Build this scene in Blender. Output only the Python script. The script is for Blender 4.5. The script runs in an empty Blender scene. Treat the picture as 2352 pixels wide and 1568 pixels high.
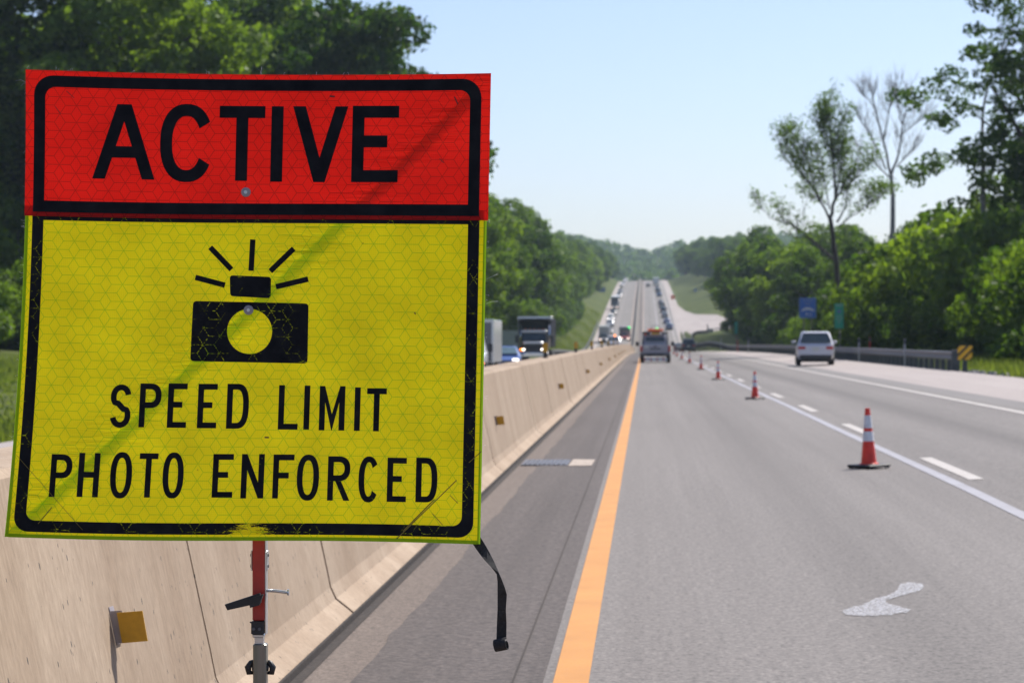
import bpy, math, random
import numpy as np
from mathutils import Vector, Matrix
from mathutils.geometry import tessellate_polygon

# ------------------------------------------------------------------ camera, sky, sun, exposure
SC = bpy.context.scene
COL = SC.collection
F, CX, CY, CAMZ = 5500.0, 1480.0, 780.0, 1.52        # focal length in px of a 2352 px wide frame, vanishing point, eye height
cam_d = bpy.data.cameras.new('camera')
cam_d.sensor_width = 36.0
cam_d.lens = F / 2352.0 * 36.0
cam_d.shift_x = -(CX - 1176.0) / 2352.0
cam_d.shift_y = (CY - 784.0) / 2352.0
cam_d.clip_start = 0.1
cam_d.clip_end = 6000.0
cam_d.dof.use_dof = True
cam_d.dof.focus_distance = 6.25
cam_d.dof.aperture_fstop = 9.0
cam_d.dof.aperture_blades = 0
cam = bpy.data.objects.new('camera', cam_d)
cam.location = (0, 0, CAMZ)
cam.rotation_euler = (math.radians(90), 0, 0)
COL.objects.link(cam)
SC.camera = cam

SUN = Vector((0.362, 0.48, 0.80)).normalized()
EL, AZ = math.asin(SUN.z), math.atan2(SUN.x, SUN.y)
world = bpy.data.worlds.new('World')
SC.world = world
world.use_nodes = True
wn = world.node_tree
wn.nodes.clear()
wo = wn.nodes.new('ShaderNodeOutputWorld')
wb = wn.nodes.new('ShaderNodeBackground')
sky = wn.nodes.new('ShaderNodeTexSky')
sky.sky_type = 'NISHITA'
sky.sun_disc = False
sky.sun_elevation = EL
sky.sun_rotation = AZ
sky.altitude = 200.0
sky.air_density = 1.0
sky.dust_density = 1.3
sky.ozone_density = 5.0
wb.inputs['Strength'].default_value = 0.098
tint = wn.nodes.new('ShaderNodeMix'); tint.data_type = 'RGBA'; tint.blend_type = 'MULTIPLY'; tint.inputs[0].default_value = 1.0; tint.inputs[7].default_value = (1.06, 0.985, 1.025, 1)
wn.links.new(sky.outputs[0], tint.inputs[6]); wn.links.new(tint.outputs[2], wb.inputs[0])
wn.links.new(wb.outputs[0], wo.inputs[0])

sun_d = bpy.data.lights.new('sun', 'SUN')
sun_d.energy = 4.6
sun_d.angle = math.radians(0.5)
sun_d.color = (1.0, 0.95, 0.87)
sun_o = bpy.data.objects.new('sun', sun_d)
sun_o.rotation_euler = (-SUN).to_track_quat('-Z', 'Y').to_euler()
sun_o.location = (60, 80, 130)
COL.objects.link(sun_o)

SC.view_settings.view_transform = 'Standard'
SC.view_settings.look = 'None'
SC.view_settings.exposure = 0.62
SC.view_settings.gamma = 1.0
SC.view_settings.use_curve_mapping = False
SC.cycles.use_denoising = True
SC.cycles.volume_bounces = 0
SC.cycles.max_bounces = 8
SC.cycles.transparent_max_bounces = 12
HAZE = 0.00012

rnd = random.Random(7)
R = math.radians
nprng = np.random.default_rng(11)

# ------------------------------------------------------------------ helpers
class MB:
    """collects faces of one mesh"""
    def __init__(s):
        s.v, s.f, s.m, s.sm = [], [], [], []
    def add(s, vs, fs, m=0, smooth=False):
        b = len(s.v)
        s.v += [tuple(v) for v in vs]
        for f in fs:
            s.f.append(tuple(b + i for i in f)); s.m.append(m); s.sm.append(smooth)
    def box(s, x0, x1, y0, y1, z0, z1, m=0, c=0.0):
        if c <= 0:
            vs = [(x, y, z) for z in (z0, z1) for y in (y0, y1) for x in (x0, x1)]
            s.add(vs, [(0, 2, 3, 1), (4, 5, 7, 6), (0, 1, 5, 4), (2, 6, 7, 3), (0, 4, 6, 2), (1, 3, 7, 5)], m)
        else:
            def ring(z, i):
                a, b, e, g = x0 + i, x1 - i, y0 + i, y1 - i
                return [(a + c, e, z), (b - c, e, z), (b, e + c, z), (b, g - c, z), (b - c, g, z), (a + c, g, z), (a, g - c, z), (a, e + c, z)]
            s.loft([ring(z0, c), ring(z0 + c, 0), ring(z1 - c, 0), ring(z1, c)], m)
    def loft(s, rings, m=0, cap=True, closed=True, smooth=False):
        n = len(rings[0]); vs = [p for r in rings for p in r]; fs = []
        for k in range(len(rings) - 1):
            for i in range(n if closed else n - 1):
                j = (i + 1) % n
                fs.append((k * n + i, k * n + j, (k + 1) * n + j, (k + 1) * n + i))
        if cap and closed:
            fs.append(tuple(range(n - 1, -1, -1))); fs.append(tuple((len(rings) - 1) * n + i for i in range(n)))
        s.add(vs, fs, m, smooth)
    def tube(s, pts, rad, n=8, m=0, smooth=True, cap=True):
        pts = [Vector(p) for p in pts]
        if not hasattr(rad, '__len__'): rad = [rad] * len(pts)
        rings = []; a = None
        for i, p in enumerate(pts):
            d = (pts[min(i + 1, len(pts) - 1)] - pts[max(i - 1, 0)])
            d = d.normalized() if d.length > 1e-9 else Vector((0, 0, 1))
            if a is None:
                a = d.cross(Vector((0.3, 0.9, 0.1))).normalized()
            a = (a - d * a.dot(d)).normalized(); b = d.cross(a)
            rings.append([p + (a * math.cos(2 * math.pi * k / n) + b * math.sin(2 * math.pi * k / n)) * rad[i] for k in range(n)])
        s.loft(rings, m, cap=cap, smooth=smooth)
    def disc(s, c, axis, r, t, n=14, m=0):
        c = Vector(c); ax = Vector(axis).normalized()
        s.tube([c - ax * t / 2, c + ax * t / 2], r, n, m, smooth=False)
    def quad(s, a, b, c, d, m=0):
        s.add([a, b, c, d], [(0, 1, 2, 3)], m)
    def slab(s, a, b, c, d, t, m=0):
        a, b, c, d = map(Vector, (a, b, c, d)); n = (b - a).cross(d - a).normalized() * t
        vs = [a, b, c, d, a + n, b + n, c + n, d + n]
        s.add(vs, [(3, 2, 1, 0), (4, 5, 6, 7), (0, 1, 5, 4), (1, 2, 6, 5), (2, 3, 7, 6), (3, 0, 4, 7)], m)
    def mesh(s, name, mats):
        me = bpy.data.meshes.new(name)
        me.from_pydata(s.v, [], s.f)
        for m in (mats if isinstance(mats, (list, tuple)) else [mats]): me.materials.append(m)
        me.polygons.foreach_set('material_index', s.m)
        me.polygons.foreach_set('use_smooth', s.sm)
        me.update()
        return me
    def build(s, name, mats, parent=None):
        o = bpy.data.objects.new(name, s.mesh(name, mats))
        COL.objects.link(o)
        if parent is not None: o.parent = parent
        return o

def tag(o, label=None, cat=None, group=None, kind=None):
    if label: o['label'] = label
    if cat: o['category'] = cat
    if group: o['group'] = group
    if kind: o['kind'] = kind
    return o
def empty(name, loc=(0, 0, 0), rz=0.0):
    o = bpy.data.objects.new(name, None); o.empty_display_size = 0.3
    o.location = loc; o.rotation_euler = (0, 0, rz); COL.objects.link(o)
    return o
def obj(name, me, parent=None):
    o = bpy.data.objects.new(name, me); COL.objects.link(o)
    if parent is not None: o.parent = parent
    return o
def copy_tree(o, parent=None):
    c = o.copy(); COL.objects.link(c)
    if parent is not None: c.parent = parent
    for ch in list(o.children): copy_tree(ch, c)
    return c

# ------------------------------------------------------------------ node helpers and materials
class NT:
    def __init__(s, name):
        s.mat = bpy.data.materials.new(name); s.mat.use_nodes = True
        s.t = s.mat.node_tree; s.t.nodes.clear()
        s.out = s.t.nodes.new('ShaderNodeOutputMaterial')
    def n(s, typ, **kw):
        nd = s.t.nodes.new(typ)
        for k, v in kw.items(): setattr(nd, k, v)
        return nd
    def l(s, a, b): s.t.links.new(a, b)
    def math(s, op, a, b=None, c=None, clamp=False):
        nd = s.n('ShaderNodeMath', operation=op, use_clamp=clamp)
        for i, x in enumerate((a, b, c)):
            if x is None: continue
            if isinstance(x, (int, float)): nd.inputs[i].default_value = x
            else: s.l(x, nd.inputs[i])
        return nd.outputs[0]
    def mix(s, fac, a, b, mode='MIX'):
        nd = s.n('ShaderNodeMix', data_type='RGBA', blend_type=mode)
        for i, x in ((0, fac), (6, a), (7, b)):
            if isinstance(x, (int, float)): nd.inputs[i].default_value = x
            elif isinstance(x, (tuple, list)): nd.inputs[i].default_value = (*x[:3], 1)
            else: s.l(x, nd.inputs[i])
        return nd.outputs[2]
    def coord(s, scale=(1, 1, 1), kind='Object'):
        tc = s.n('ShaderNodeTexCoord'); mp = s.n('ShaderNodeMapping'); mp.inputs['Scale'].default_value = scale
        s.l(tc.outputs[kind], mp.inputs[0]); return mp.outputs[0]
    def noise(s, vec, scale, detail=4, rough=0.55):
        nd = s.n('ShaderNodeTexNoise'); nd.inputs['Scale'].default_value = scale
        nd.inputs['Detail'].default_value = detail; nd.inputs['Roughness'].default_value = rough
        s.l(vec, nd.inputs['Vector']); return nd.outputs[0]
    def ramp(s, x, p0, p1, c0=(0, 0, 0), c1=(1, 1, 1)):
        nd = s.n('ShaderNodeValToRGB'); e = nd.color_ramp.elements
        e[0].position, e[1].position = p0, p1; e[0].color, e[1].color = (*c0, 1), (*c1, 1)
        s.l(x, nd.inputs[0]); return nd.outputs[0]
    def bump(s, h, strength=0.3, dist=0.01):
        nd = s.n('ShaderNodeBump'); nd.inputs['Strength'].default_value = strength; nd.inputs['Distance'].default_value = dist
        s.l(h, nd.inputs['Height']); return nd.outputs[0]
    def bsdf(s, col, rough=0.6, metal=0.0, normal=None, spec=0.5, coat=0.0):
        b = s.n('ShaderNodeBsdfPrincipled')
        if isinstance(col, (tuple, list)): b.inputs['Base Color'].default_value = (*col[:3], 1)
        else: s.l(col, b.inputs['Base Color'])
        if isinstance(rough, (int, float)): b.inputs['Roughness'].default_value = rough
        else: s.l(rough, b.inputs['Roughness'])
        b.inputs['Metallic'].default_value = metal
        b.inputs['Specular IOR Level'].default_value = spec
        b.inputs['Coat Weight'].default_value = coat
        if coat: b.inputs['Coat Roughness'].default_value = 0.05
        if normal is not None: s.l(normal, b.inputs['Normal'])
        return b.outputs[0]
    def done(s, sh): s.l(sh, s.out.inputs['Surface']); return s.mat

def simple(name, col, rough=0.6, metal=0.0, var=0.12, scale=6.0, spec=0.5, coat=0.0):
    t = NT(name); c = t.coord()
    nz = t.noise(c, scale, 5)
    dark = tuple(x * (1 - var) for x in col); lite = tuple(min(1, x * (1 + var)) for x in col)
    return t.done(t.bsdf(t.ramp(nz, 0.3, 0.7, dark, lite), rough, metal, spec=spec, coat=coat))
def emit(name, col, st):
    t = NT(name); e = t.n('ShaderNodeEmission'); e.inputs[0].default_value = (*col, 1); e.inputs[1].default_value = st
    return t.done(e.outputs[0])
def glass(name, col=(0.02, 0.03, 0.035)):
    t = NT(name); c = t.coord(); nz = t.noise(c, 1.5, 2)
    return t.done(t.bsdf(t.ramp(nz, 0.3, 0.7, col, tuple(x * 1.4 for x in col)), 0.06, 0, spec=0.7))
def paint(name, col, metal=0.0, rough=0.35):
    return simple(name, col, rough, metal, 0.04, 2.0, 0.5, 0.6)

def asphalt(name, c0, c1, speck, dark=0.5, warm=None, tracks=None):
    """worn pavement: large patches, long streaks along the road, coarse aggregate grains"""
    t = NT(name); co = t.coord(kind='Object')
    big = t.noise(t.coord((0.35, 0.05, 1)), 1.0, 4)
    streak = t.noise(t.coord((3.2, 0.03, 1)), 1.0, 6, 0.7)
    base = t.mix(t.ramp(t.math('MULTIPLY_ADD', streak, 0.55, t.math('MULTIPLY', big, 0.45)), 0.36, 0.64), c0, c1)
    if tracks:
        sep = t.n('ShaderNodeSeparateXYZ'); tc = t.n('ShaderNodeTexCoord'); t.l(tc.outputs['Object'], sep.inputs[0])
        for x, w, a in tracks:
            d = t.math('ABSOLUTE', t.math('SUBTRACT', sep.outputs[0], x))
            f = t.math('MULTIPLY', t.math('SUBTRACT', 1.0, t.math('DIVIDE', d, w), clamp=True), a)
            base = t.mix(f, base, tuple(x * dark for x in c0))
    grain = t.noise(co, speck, 3, 0.75)
    g2 = t.noise(co, speck * 0.33, 2, 0.7)
    vor = t.n('ShaderNodeTexVoronoi'); vor.inputs['Scale'].default_value = speck * 0.8; t.l(co, vor.inputs['Vector'])
    gr = t.mix(1.0, t.ramp(grain, 0.33, 0.67, (0.54, 0.54, 0.55), (1.42, 1.40, 1.38)), t.ramp(g2, 0.3, 0.7, (0.86, 0.86, 0.86), (1.14, 1.13, 1.12)), 'MULTIPLY')
    col = t.mix(1.0, base, gr, 'MULTIPLY')
    pit = t.ramp(t.noise(co, speck * 0.55, 2, 0.5), 0.28, 0.36, (0.62, 0.62, 0.62), (1, 1, 1))
    col = t.mix(1.0, col, pit, 'MULTIPLY')
    return t.done(t.bsdf(col, 0.85, 0, t.bump(grain, 0.5, 0.006), spec=0.3))

M = {}
M['lane'] = asphalt('lane_asphalt', (0.140, 0.129, 0.122), (0.182, 0.169, 0.160), 34, dark=.72, tracks=[(5.25, .55, .8), (1.5, .6, .45), (3.9, .25, .3)])
M['shoulder'] = asphalt('dark_shoulder_asphalt', (0.066, 0.056, 0.052), (0.100, 0.086, 0.081), 26)
M['gutter'] = asphalt('gutter_concrete', (0.112, 0.090, 0.077), (0.150, 0.124, 0.107), 60)
M['conc_road'] = asphalt('pale_shoulder_concrete', (0.275, 0.242, 0.230), (0.345, 0.308, 0.292), 70)
M['dark_band'] = asphalt('dark_joint_band', (0.150, 0.142, 0.138), (0.19, 0.18, 0.175), 70)
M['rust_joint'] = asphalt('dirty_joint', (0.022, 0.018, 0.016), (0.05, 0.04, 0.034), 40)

def line_mat(name, col, wear=0.35, rib=False):
    t = NT(name); co = t.coord(); nz = t.noise(co, 60, 4, 0.7); n2 = t.noise(co, 2.2, 3)
    c = t.mix(t.ramp(nz, 0.34, 0.44, (wear,) * 3, (0, 0, 0)), col, (0.2, 0.19, 0.185))
    c = t.mix(1.0, c, t.ramp(n2, 0.3, 0.7, (0.9, 0.88, 0.86), (1.06, 1.06, 1.06)), 'MULTIPLY')
    nrm = None
    if rib:
        w = t.n('ShaderNodeTexWave'); w.bands_direction = 'Y'; w.inputs['Scale'].default_value = 14; t.l(co, w.inputs['Vector'])
        nrm = t.bump(w.outputs[1], 0.4, 0.004)
        c = t.mix(1.0, c, t.ramp(w.outputs[1], 0.0, 1.0, (0.92, 0.9, 0.88), (1.05, 1.05, 1.05)), 'MULTIPLY')
    return t.done(t.bsdf(c, 0.6, 0, nrm, spec=0.3))
def spray_mat(lo=0.38, hi=0.62):
    t = NT('sprayed_white_mark'); co = t.coord(); k = t.ramp(t.noise(co, 70, 5, 0.8), lo, hi)
    b = t.bsdf((0.46, 0.46, 0.48), 0.7, 0, spec=0.2); tp = t.n('ShaderNodeBsdfTransparent'); mx = t.n('ShaderNodeMixShader')
    t.l(k, mx.inputs[0]); t.l(tp.outputs[0], mx.inputs[1]); t.l(b, mx.inputs[2]); return t.done(mx.outputs[0])
M['yellow_line'] = line_mat('yellow_road_line', (0.49, 0.225, 0.050), 0.30, True)
M['white_line'] = line_mat('white_road_line', (0.42, 0.39, 0.36), 0.75)
M['tape_line'] = line_mat('pale_blue_white_line', (0.295, 0.290, 0.315), 0.9)
M['old_yellow'] = line_mat('old_yellow_line', (0.42, 0.30, 0.22), 0.5)
M['spray'] = spray_mat()

def concrete(name, c0, c1, hz=1.0):
    t = NT(name); co = t.coord(); ge = t.n('ShaderNodeNewGeometry')
    mp = t.n('ShaderNodeMapping'); mp.inputs['Scale'].default_value = (1, 1, 1); t.l(ge.outputs['Position'], mp.inputs[0])
    wp = mp.outputs[0]
    mp2 = t.n('ShaderNodeMapping'); mp2.inputs['Scale'].default_value = (2.0, 2.6, 0.18); t.l(ge.outputs['Position'], mp2.inputs[0])
    mp3 = t.n('ShaderNodeMapping'); mp3.inputs['Scale'].default_value = (26, 26, 5); t.l(ge.outputs['Position'], mp3.inputs[0])
    streak = t.noise(mp2.outputs[0], 1.0, 6, 0.6)
    fine = t.noise(mp3.outputs[0], 1.6, 5, 0.75)
    big = t.noise(wp, 0.8, 3)
    c = t.mix(t.ramp(t.math('MULTIPLY_ADD', streak, 0.6, t.math('MULTIPLY', big, 0.4)), 0.36, 0.66), c0, c1)
    c = t.mix(1.0, c, t.ramp(fine, 0.28, 0.75, (0.76, 0.74, 0.72), (1.17, 1.17, 1.17)), 'MULTIPLY')
    mp4 = t.n('ShaderNodeMapping'); mp4.inputs['Scale'].default_value = (30, 30, 13); t.l(ge.outputs['Position'], mp4.inputs[0])
    pv = t.n('ShaderNodeTexVoronoi'); pv.inputs['Scale'].default_value = 1.15; t.l(mp4.outputs[0], pv.inputs['Vector'])
    pick = t.n('ShaderNodeSeparateColor'); t.l(pv.outputs['Color'], pick.inputs[0])
    pit = t.math('MULTIPLY', t.math('LESS_THAN', pv.outputs['Distance'], t.math('MULTIPLY', pick.outputs[1], 0.24)), t.math('GREATER_THAN', pick.outputs[0], 0.70))
    c = t.mix(pit, c, (0.075, 0.068, 0.06))
    # brown scuffs
    sc = t.ramp(t.noise(wp, 3.1, 6, 0.7), 0.62, 0.74)
    c = t.mix(t.math('MULTIPLY', sc, 0.35), c, (0.21, 0.13, 0.09))
    return t.done(t.bsdf(c, 0.85, 0, t.bump(t.math('SUBTRACT', fine, t.math('MULTIPLY', pit, 0.8)), 0.35, 0.006), spec=0.25))
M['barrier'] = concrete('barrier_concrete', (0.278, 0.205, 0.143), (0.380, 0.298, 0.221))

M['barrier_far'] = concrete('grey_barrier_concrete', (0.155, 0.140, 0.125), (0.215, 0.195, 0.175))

def grass_mat(name, a, b, c):
    t = NT(name); co = t.coord()
    n1 = t.noise(co, 0.09, 5); n2 = t.noise(co, 1.3, 5, 0.7)
    col = t.mix(t.ramp(n1, 0.35, 0.65), a, b)
    col = t.mix(t.math('MULTIPLY', t.ramp(n2, 0.5, 0.75), 0.6), col, c)
    return t.done(t.bsdf(col, 0.95, 0, t.bump(n2, 0.8, 0.2), spec=0.1))
M['ground'] = grass_mat('grass_ground', (0.045, 0.066, 0.014), (0.080, 0.098, 0.024), (0.115, 0.105, 0.042))

def leaf_mat(name, dk, lt, trans=0.50, oi=True):
    """thin leaves: sunlight shines through them, hue varies from clump to clump"""
    t = NT(name); ge = t.n('ShaderNodeNewGeometry'); ob = t.n('ShaderNodeObjectInfo')
    n1 = t.noise(ge.outputs['Position'], 0.33, 3)
    f = t.math('ADD', t.math('MULTIPLY', n1, 0.9), t.math('MULTIPLY', t.math('SUBTRACT', ob.outputs['Random'], 0.5), 0.45 if oi else 0))
    f = t.math('ADD', f, t.math('MULTIPLY', t.math('SUBTRACT', ge.outputs['Random Per Island'], 0.5), 0.35))
    col = t.ramp(f, 0.15, 0.8, dk, lt)
    d = t.n('ShaderNodeBsdfDiffuse'); t.l(col, d.inputs[0])
    tr = t.n('ShaderNodeBsdfTranslucent'); t.l(t.mix(1.0, col, (1.85, 1.95, 0.58), 'MULTIPLY'), tr.inputs[0])
    g = t.n('ShaderNodeBsdfGlossy'); g.inputs['Roughness'].default_value = 0.45; g.inputs[0].default_value = (0.9, 0.95, 0.9, 1)
    m1 = t.n('ShaderNodeMixShader'); m1.inputs[0].default_value = trans; t.l(d.outputs[0], m1.inputs[1]); t.l(tr.outputs[0], m1.inputs[2])
    m2 = t.n('ShaderNodeMixShader'); m2.inputs[0].default_value = 0.012; t.l(m1.outputs[0], m2.inputs[1]); t.l(g.outputs[0], m2.inputs[2])
    return t.done(m2.outputs[0])
M['leaf'] = leaf_mat('broad_leaves', (0.026, 0.058, 0.007), (0.112, 0.172, 0.018))
M['leaf_dark'] = leaf_mat('oak_leaves', (0.018, 0.044, 0.006), (0.080, 0.128, 0.014))
M['leaf_light'] = leaf_mat('pale_leaves', (0.042, 0.082, 0.009), (0.150, 0.215, 0.024))
M['grassblade'] = leaf_mat('grass_blades', (0.070, 0.105, 0.022), (0.150, 0.170, 0.055), 0.45, False)
M['bark'] = simple('bark', (0.050, 0.040, 0.032), 0.95, 0, 0.4, 5)
M['bark_grey'] = simple('bare_bark', (0.22, 0.20, 0.19), 0.9, 0, 0.25, 5)

M['steel'] = simple('galvanised_steel', (0.125, 0.122, 0.132), 0.55, 0.15, 0.12, 3)
M['steel_dark'] = simple('weathered_steel_post', (0.085, 0.085, 0.09), 0.7, 0.1, 0.25, 4)
M['alu'] = simple('bare_aluminium', (0.62, 0.62, 0.63), 0.33, 0.9, 0.06, 20)
M['black'] = simple('black_plastic', (0.018, 0.018, 0.019), 0.5, 0, 0.2, 12)
M['rubber'] = simple('tyre_rubber', (0.022, 0.022, 0.023), 0.8, 0, 0.2, 8)
M['darktrim'] = simple('dark_trim', (0.03, 0.03, 0.032), 0.6, 0, 0.15, 6)
M['chrome'] = simple('chrome', (0.75, 0.75, 0.76), 0.15, 1.0, 0.03, 3)
M['redmast'] = simple('red_painted_mast', (0.42, 0.030, 0.020), 0.45, 0, 0.12, 25)
M['washer'] = simple('grey_plastic_washer', (0.28, 0.25, 0.27), 0.4, 0, 0.06, 30)
M['amber'] = simple('amber_reflective_sheet', (0.50, 0.27, 0.012), 0.35, 0, 0.1, 40)
M['white'] = simple('white_plastic', (0.72, 0.71, 0.69), 0.5, 0, 0.06, 5)
M['cone_orange'] = simple('cone_orange', (0.74, 0.036, 0.016), 0.45, 0, 0.16, 9)
M['cone_band'] = simple('reflective_white_band', (0.66, 0.65, 0.66), 0.35, 0, 0.15, 14)
M['red'] = simple('red_lens', (0.42, 0.02, 0.018), 0.2, 0, 0.1, 8, 0.6)
M['orange_lens'] = simple('orange_beacon_lens', (0.80, 0.13, 0.02), 0.3, 0, 0.1, 8)
M['glass'] = glass('car_glass')
M['glass_teal'] = glass('windscreen_glass', (0.05, 0.09, 0.10))
M['lens'] = simple('headlamp_lens', (0.6, 0.6, 0.6), 0.08, 0.6, 0.05, 8)
M['plate'] = simple('number_plate', (0.55, 0.55, 0.50), 0.5, 0, 0.05, 8)
M['headlight_on'] = emit('lit_headlamp', (1.0, 0.92, 0.84), 3.0)
M['amber_on'] = emit('lit_amber_lamp', (1.0, 0.22, 0.01), 4.0)
M['green_on'] = emit('lit_green_beacon', (0.02, 1.0, 0.18), 1.6)
M['sign_blue'] = simple('blue_sign_sheet', (0.035, 0.135, 0.46), 0.4, 0, 0.05, 4)
M['hazy_blue'] = simple('haze_paled_blue_sheet', (.10, .17, .30), .5, 0, .05, 4)  # sign blue with distance haze mixed into the colour
M['sign_green'] = simple('green_sign_sheet', (0.015, 0.32, 0.19), 0.4, 0, 0.05, 4)
M['sign_back'] = simple('grey_green_panel', (0.27, 0.31, 0.29), 0.6, 0, 0.08, 3)
M['sign_white'] = simple('white_sign_legend', (0.55, 0.56, 0.58), 0.5, 0, 0.03, 4)
M['pale_post'] = simple('pale_post', (.36, .36, .35), .6, 0, .1, 5)
M['wood'] = simple('grey_sign_post', (0.17, 0.14, 0.125), 0.8, 0, 0.2, 6)
M['truck_black'] = simple('dull_black_paint', (.012, .013, .016), .5, 0, .1, 3, .25)
M['rock'] = simple('roadside_stone', (0.36, 0.32, 0.30), 0.9, 0, 0.25, 7)
M['marker_yellow'] = simple('yellow_marker_sheet', (0.95, 0.46, 0.014), 0.4, 0, 0.06, 10)
M['marker_black'] = simple('black_marker_stripe', (0.018, 0.018, 0.017), 0.5, 0, 0.1, 10)
M['grate'] = simple('iron_grate', (0.10, 0.10, 0.11), 0.5, 0.5, 0.2, 9)
M['patch'] = simple('pale_concrete_patch', (0.34, 0.285, 0.24), 0.9, 0, 0.3, 9)

# ------------------------------------------------------------------ road profile and terrain
PROFILE = [(-60, 0), (0, 0), (170, 0), (330, -.3), (440, -.95), (490, -.7), (530, .6), (560, 1.8), (600, 3.9), (640, 6.1), (700, 9.3), (800, 14.4),
           (900, 19.3), (1000, 24.0), (1080, 27.4), (1150, 29.9), (1210, 30.7), (1260, 30.2), (1330, 27.5), (1420, 25), (1560, 30), (1750, 45), (2000, 62), (2250, 60)]
_px = [p[0] for p in PROFILE]; _pz = [p[1] for p in PROFILE]
def _hermite(y):
    i = max(0, min(len(_px) - 2, int(np.searchsorted(_px, y)) - 1))
    def slope(k):
        if k <= 0 or k >= len(_px) - 1: return 0.0
        a = (_pz[k] - _pz[k - 1]) / (_px[k] - _px[k - 1]); b = (_pz[k + 1] - _pz[k]) / (_px[k + 1] - _px[k])
        return 0.0 if a * b <= 0 else 2 * a * b / (a + b)
    h = _px[i + 1] - _px[i]; t = (y - _px[i]) / h; t2, t3 = t * t, t * t * t
    return (2 * t3 - 3 * t2 + 1) * _pz[i] + (t3 - 2 * t2 + t) * h * slope(i) + (-2 * t3 + 3 * t2) * _pz[i + 1] + (t3 - t2) * h * slope(i + 1)
YS = list(range(-40, 1300, 10)) + list(range(1300, 2260, 40))
_zy = [_hermite(y) for y in YS]
def zr(y): return float(np.interp(y, YS, _zy))
_cx = [-12.0, -6.0, -2.65, -1.6, 3.3, 7.0, 12.0]; _cz = [-.40, -.25, -.10, 0, 0, .18, .38]
def ss(a, b, x):
    t = max(0.0, min(1.0, (x - a) / (b - a))); return t * t * (3 - 2 * t)
def berm(y): return float(np.interp(y, [290, 340, 420, 500, 560, 600], [0, .75, 2.3, 2.6, 1.1, 0]))
def edge_r(y): return float(np.interp(y, [-40, 220, 300, 340, 400, 520, 560, 1300], [11.5, 11.5, 10.4, 9.2, 8.8, 9.4, 10.5, 10.5]))
def zroad(x, y): return zr(y) + float(np.interp(x, _cx, _cz))
def terrain(x, y):
    z = zr(y)
    if -12.0 <= x <= 12.0:
        h = float(np.interp(x, _cx, _cz)) - 0.10
        if x > 8: h += berm(y) * ss(8.2, 10.2, x)
        return z + h
    if x > 12:
        d = x - 12
        h = .28 + berm(y) * (1 - ss(25, 70, x))
        near = -0.25 * ss(0, 3, d) + 0.035 * max(0, d - 4)
        far = 0.33 * min(d, 14) + 0.08 * max(0, min(d - 14, 80))
        k = ss(520, 760, y) * (1 - ss(18, 40, x) * (1 - ss(640, 760, y)))
        return z + h + near * (1 - k) + far * k
    d = -12 - x
    h = -.50
    near = -0.12 * ss(0, 2, d) + 0.06 * max(0, d - 2)
    far = 0.42 * min(d, 14) + 0.16 * max(0, min(d - 14, 60))
    k = ss(200, 340, y)
    return z + h + near * (1 - k) + far * k

XS = [-420, -300, -200, -140, -100, -80, -65, -50, -40, -32, -26, -22, -19, -16, -14, -12.01, -11.9, -9, -6, -2.65, -1.6, 1, 3.3, 5, 7, 8.2, 8.8, 9.4, 10.2, 11, 11.99, 12.1, 13, 14.5, 16, 18, 20, 23, 26, 30, 36, 44, 55, 70, 90, 120, 170, 250, 420]
g = MB()
g.add([(x, y, terrain(x, y)) for y in YS for x in XS],
      [(j * len(XS) + i, j * len(XS) + i + 1, (j + 1) * len(XS) + i + 1, (j + 1) * len(XS) + i) for j in range(len(YS) - 1) for i in range(len(XS) - 1)], 0, True)
tag(g.build('ground', M['ground']), kind='structure')

def strip(name, x0, x1, y0, y1, dz, mat, parent=None, step=None, kind=None):
    """a pavement sheet or painted line that follows the road; x0, x1 may be functions of y"""
    f0 = x0 if callable(x0) else (lambda y: x0); f1 = x1 if callable(x1) else (lambda y: x1)
    ys = [y for y in YS if y0 < y < y1]
    if step:
        y = y0; ys = []
        while y < y1: ys.append(y); y += step
    ys = sorted(set([y0] + [y for y in ys if y > y0 + .01] + [y1]))
    m = MB(); cols = 2
    brk = [b for b in _cx]
    for j in range(len(ys) - 1):
        a, b = ys[j], ys[j + 1]
        xa = sorted([f0(a)] + [c for c in brk if f0(a) + .02 < c < f1(a) - .02 and f0(b) + .02 < c < f1(b) - .02] + [f1(a)])
        xb = [f0(b)] + xa[1:-1] + [f1(b)]
        for i in range(len(xa) - 1):
            m.quad((xa[i], a, zroad(xa[i], a) + dz), (xa[i + 1], a, zroad(xa[i + 1], a) + dz), (xb[i + 1], b, zroad(xb[i + 1], b) + dz), (xb[i], b, zroad(xb[i], b) + dz))
    o = m.build(name, mat, parent)
    if kind: o['kind'] = kind
    return o

YE = 1290
road = strip('road', -0.45, 7.3, -30, YE, 0.0, M['lane'], kind='structure')
gut = strip('gutter', -1.66, -1.10, -30, YE, -0.008, M['gutter'], kind='structure')
jag = random.Random(3)
_jy = np.arange(-31, YE + 2, 0.12); _jx = np.convolve(np.random.default_rng(5).normal(0, 1, len(_jy) + 8), np.array([.1, .2, .4, .2, .1, .05, .05, .02, .02]), 'valid') * 0.013
_jx = _jx + 0.010 * np.sin(_jy * 0.9) + 0.006 * np.sin(_jy * 2.7 + 1)
inner1 = strip('shoulder', lambda y: -1.29 + float(np.interp(y, _jy, _jx)), -0.44, -30, 60, -0.003 + 0.002, M['shoulder'], step=0.12, kind='structure')
inner2 = strip('shoulder', -1.29, -0.44, 60, YE, -0.001, M['shoulder'], kind='structure')
strip('paving_seam', -0.59, -0.580, -30, 200, 0.0035, M['rust_joint'], road)
strip('dark_joint', 7.3, 7.95, -30, YE, 0.0, M['dark_band'], kind='structure')
strip('pale_shoulder', 7.95, lambda y: edge_r(y), -30, YE, 0.0, M['conc_road'], kind='structure')
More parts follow.
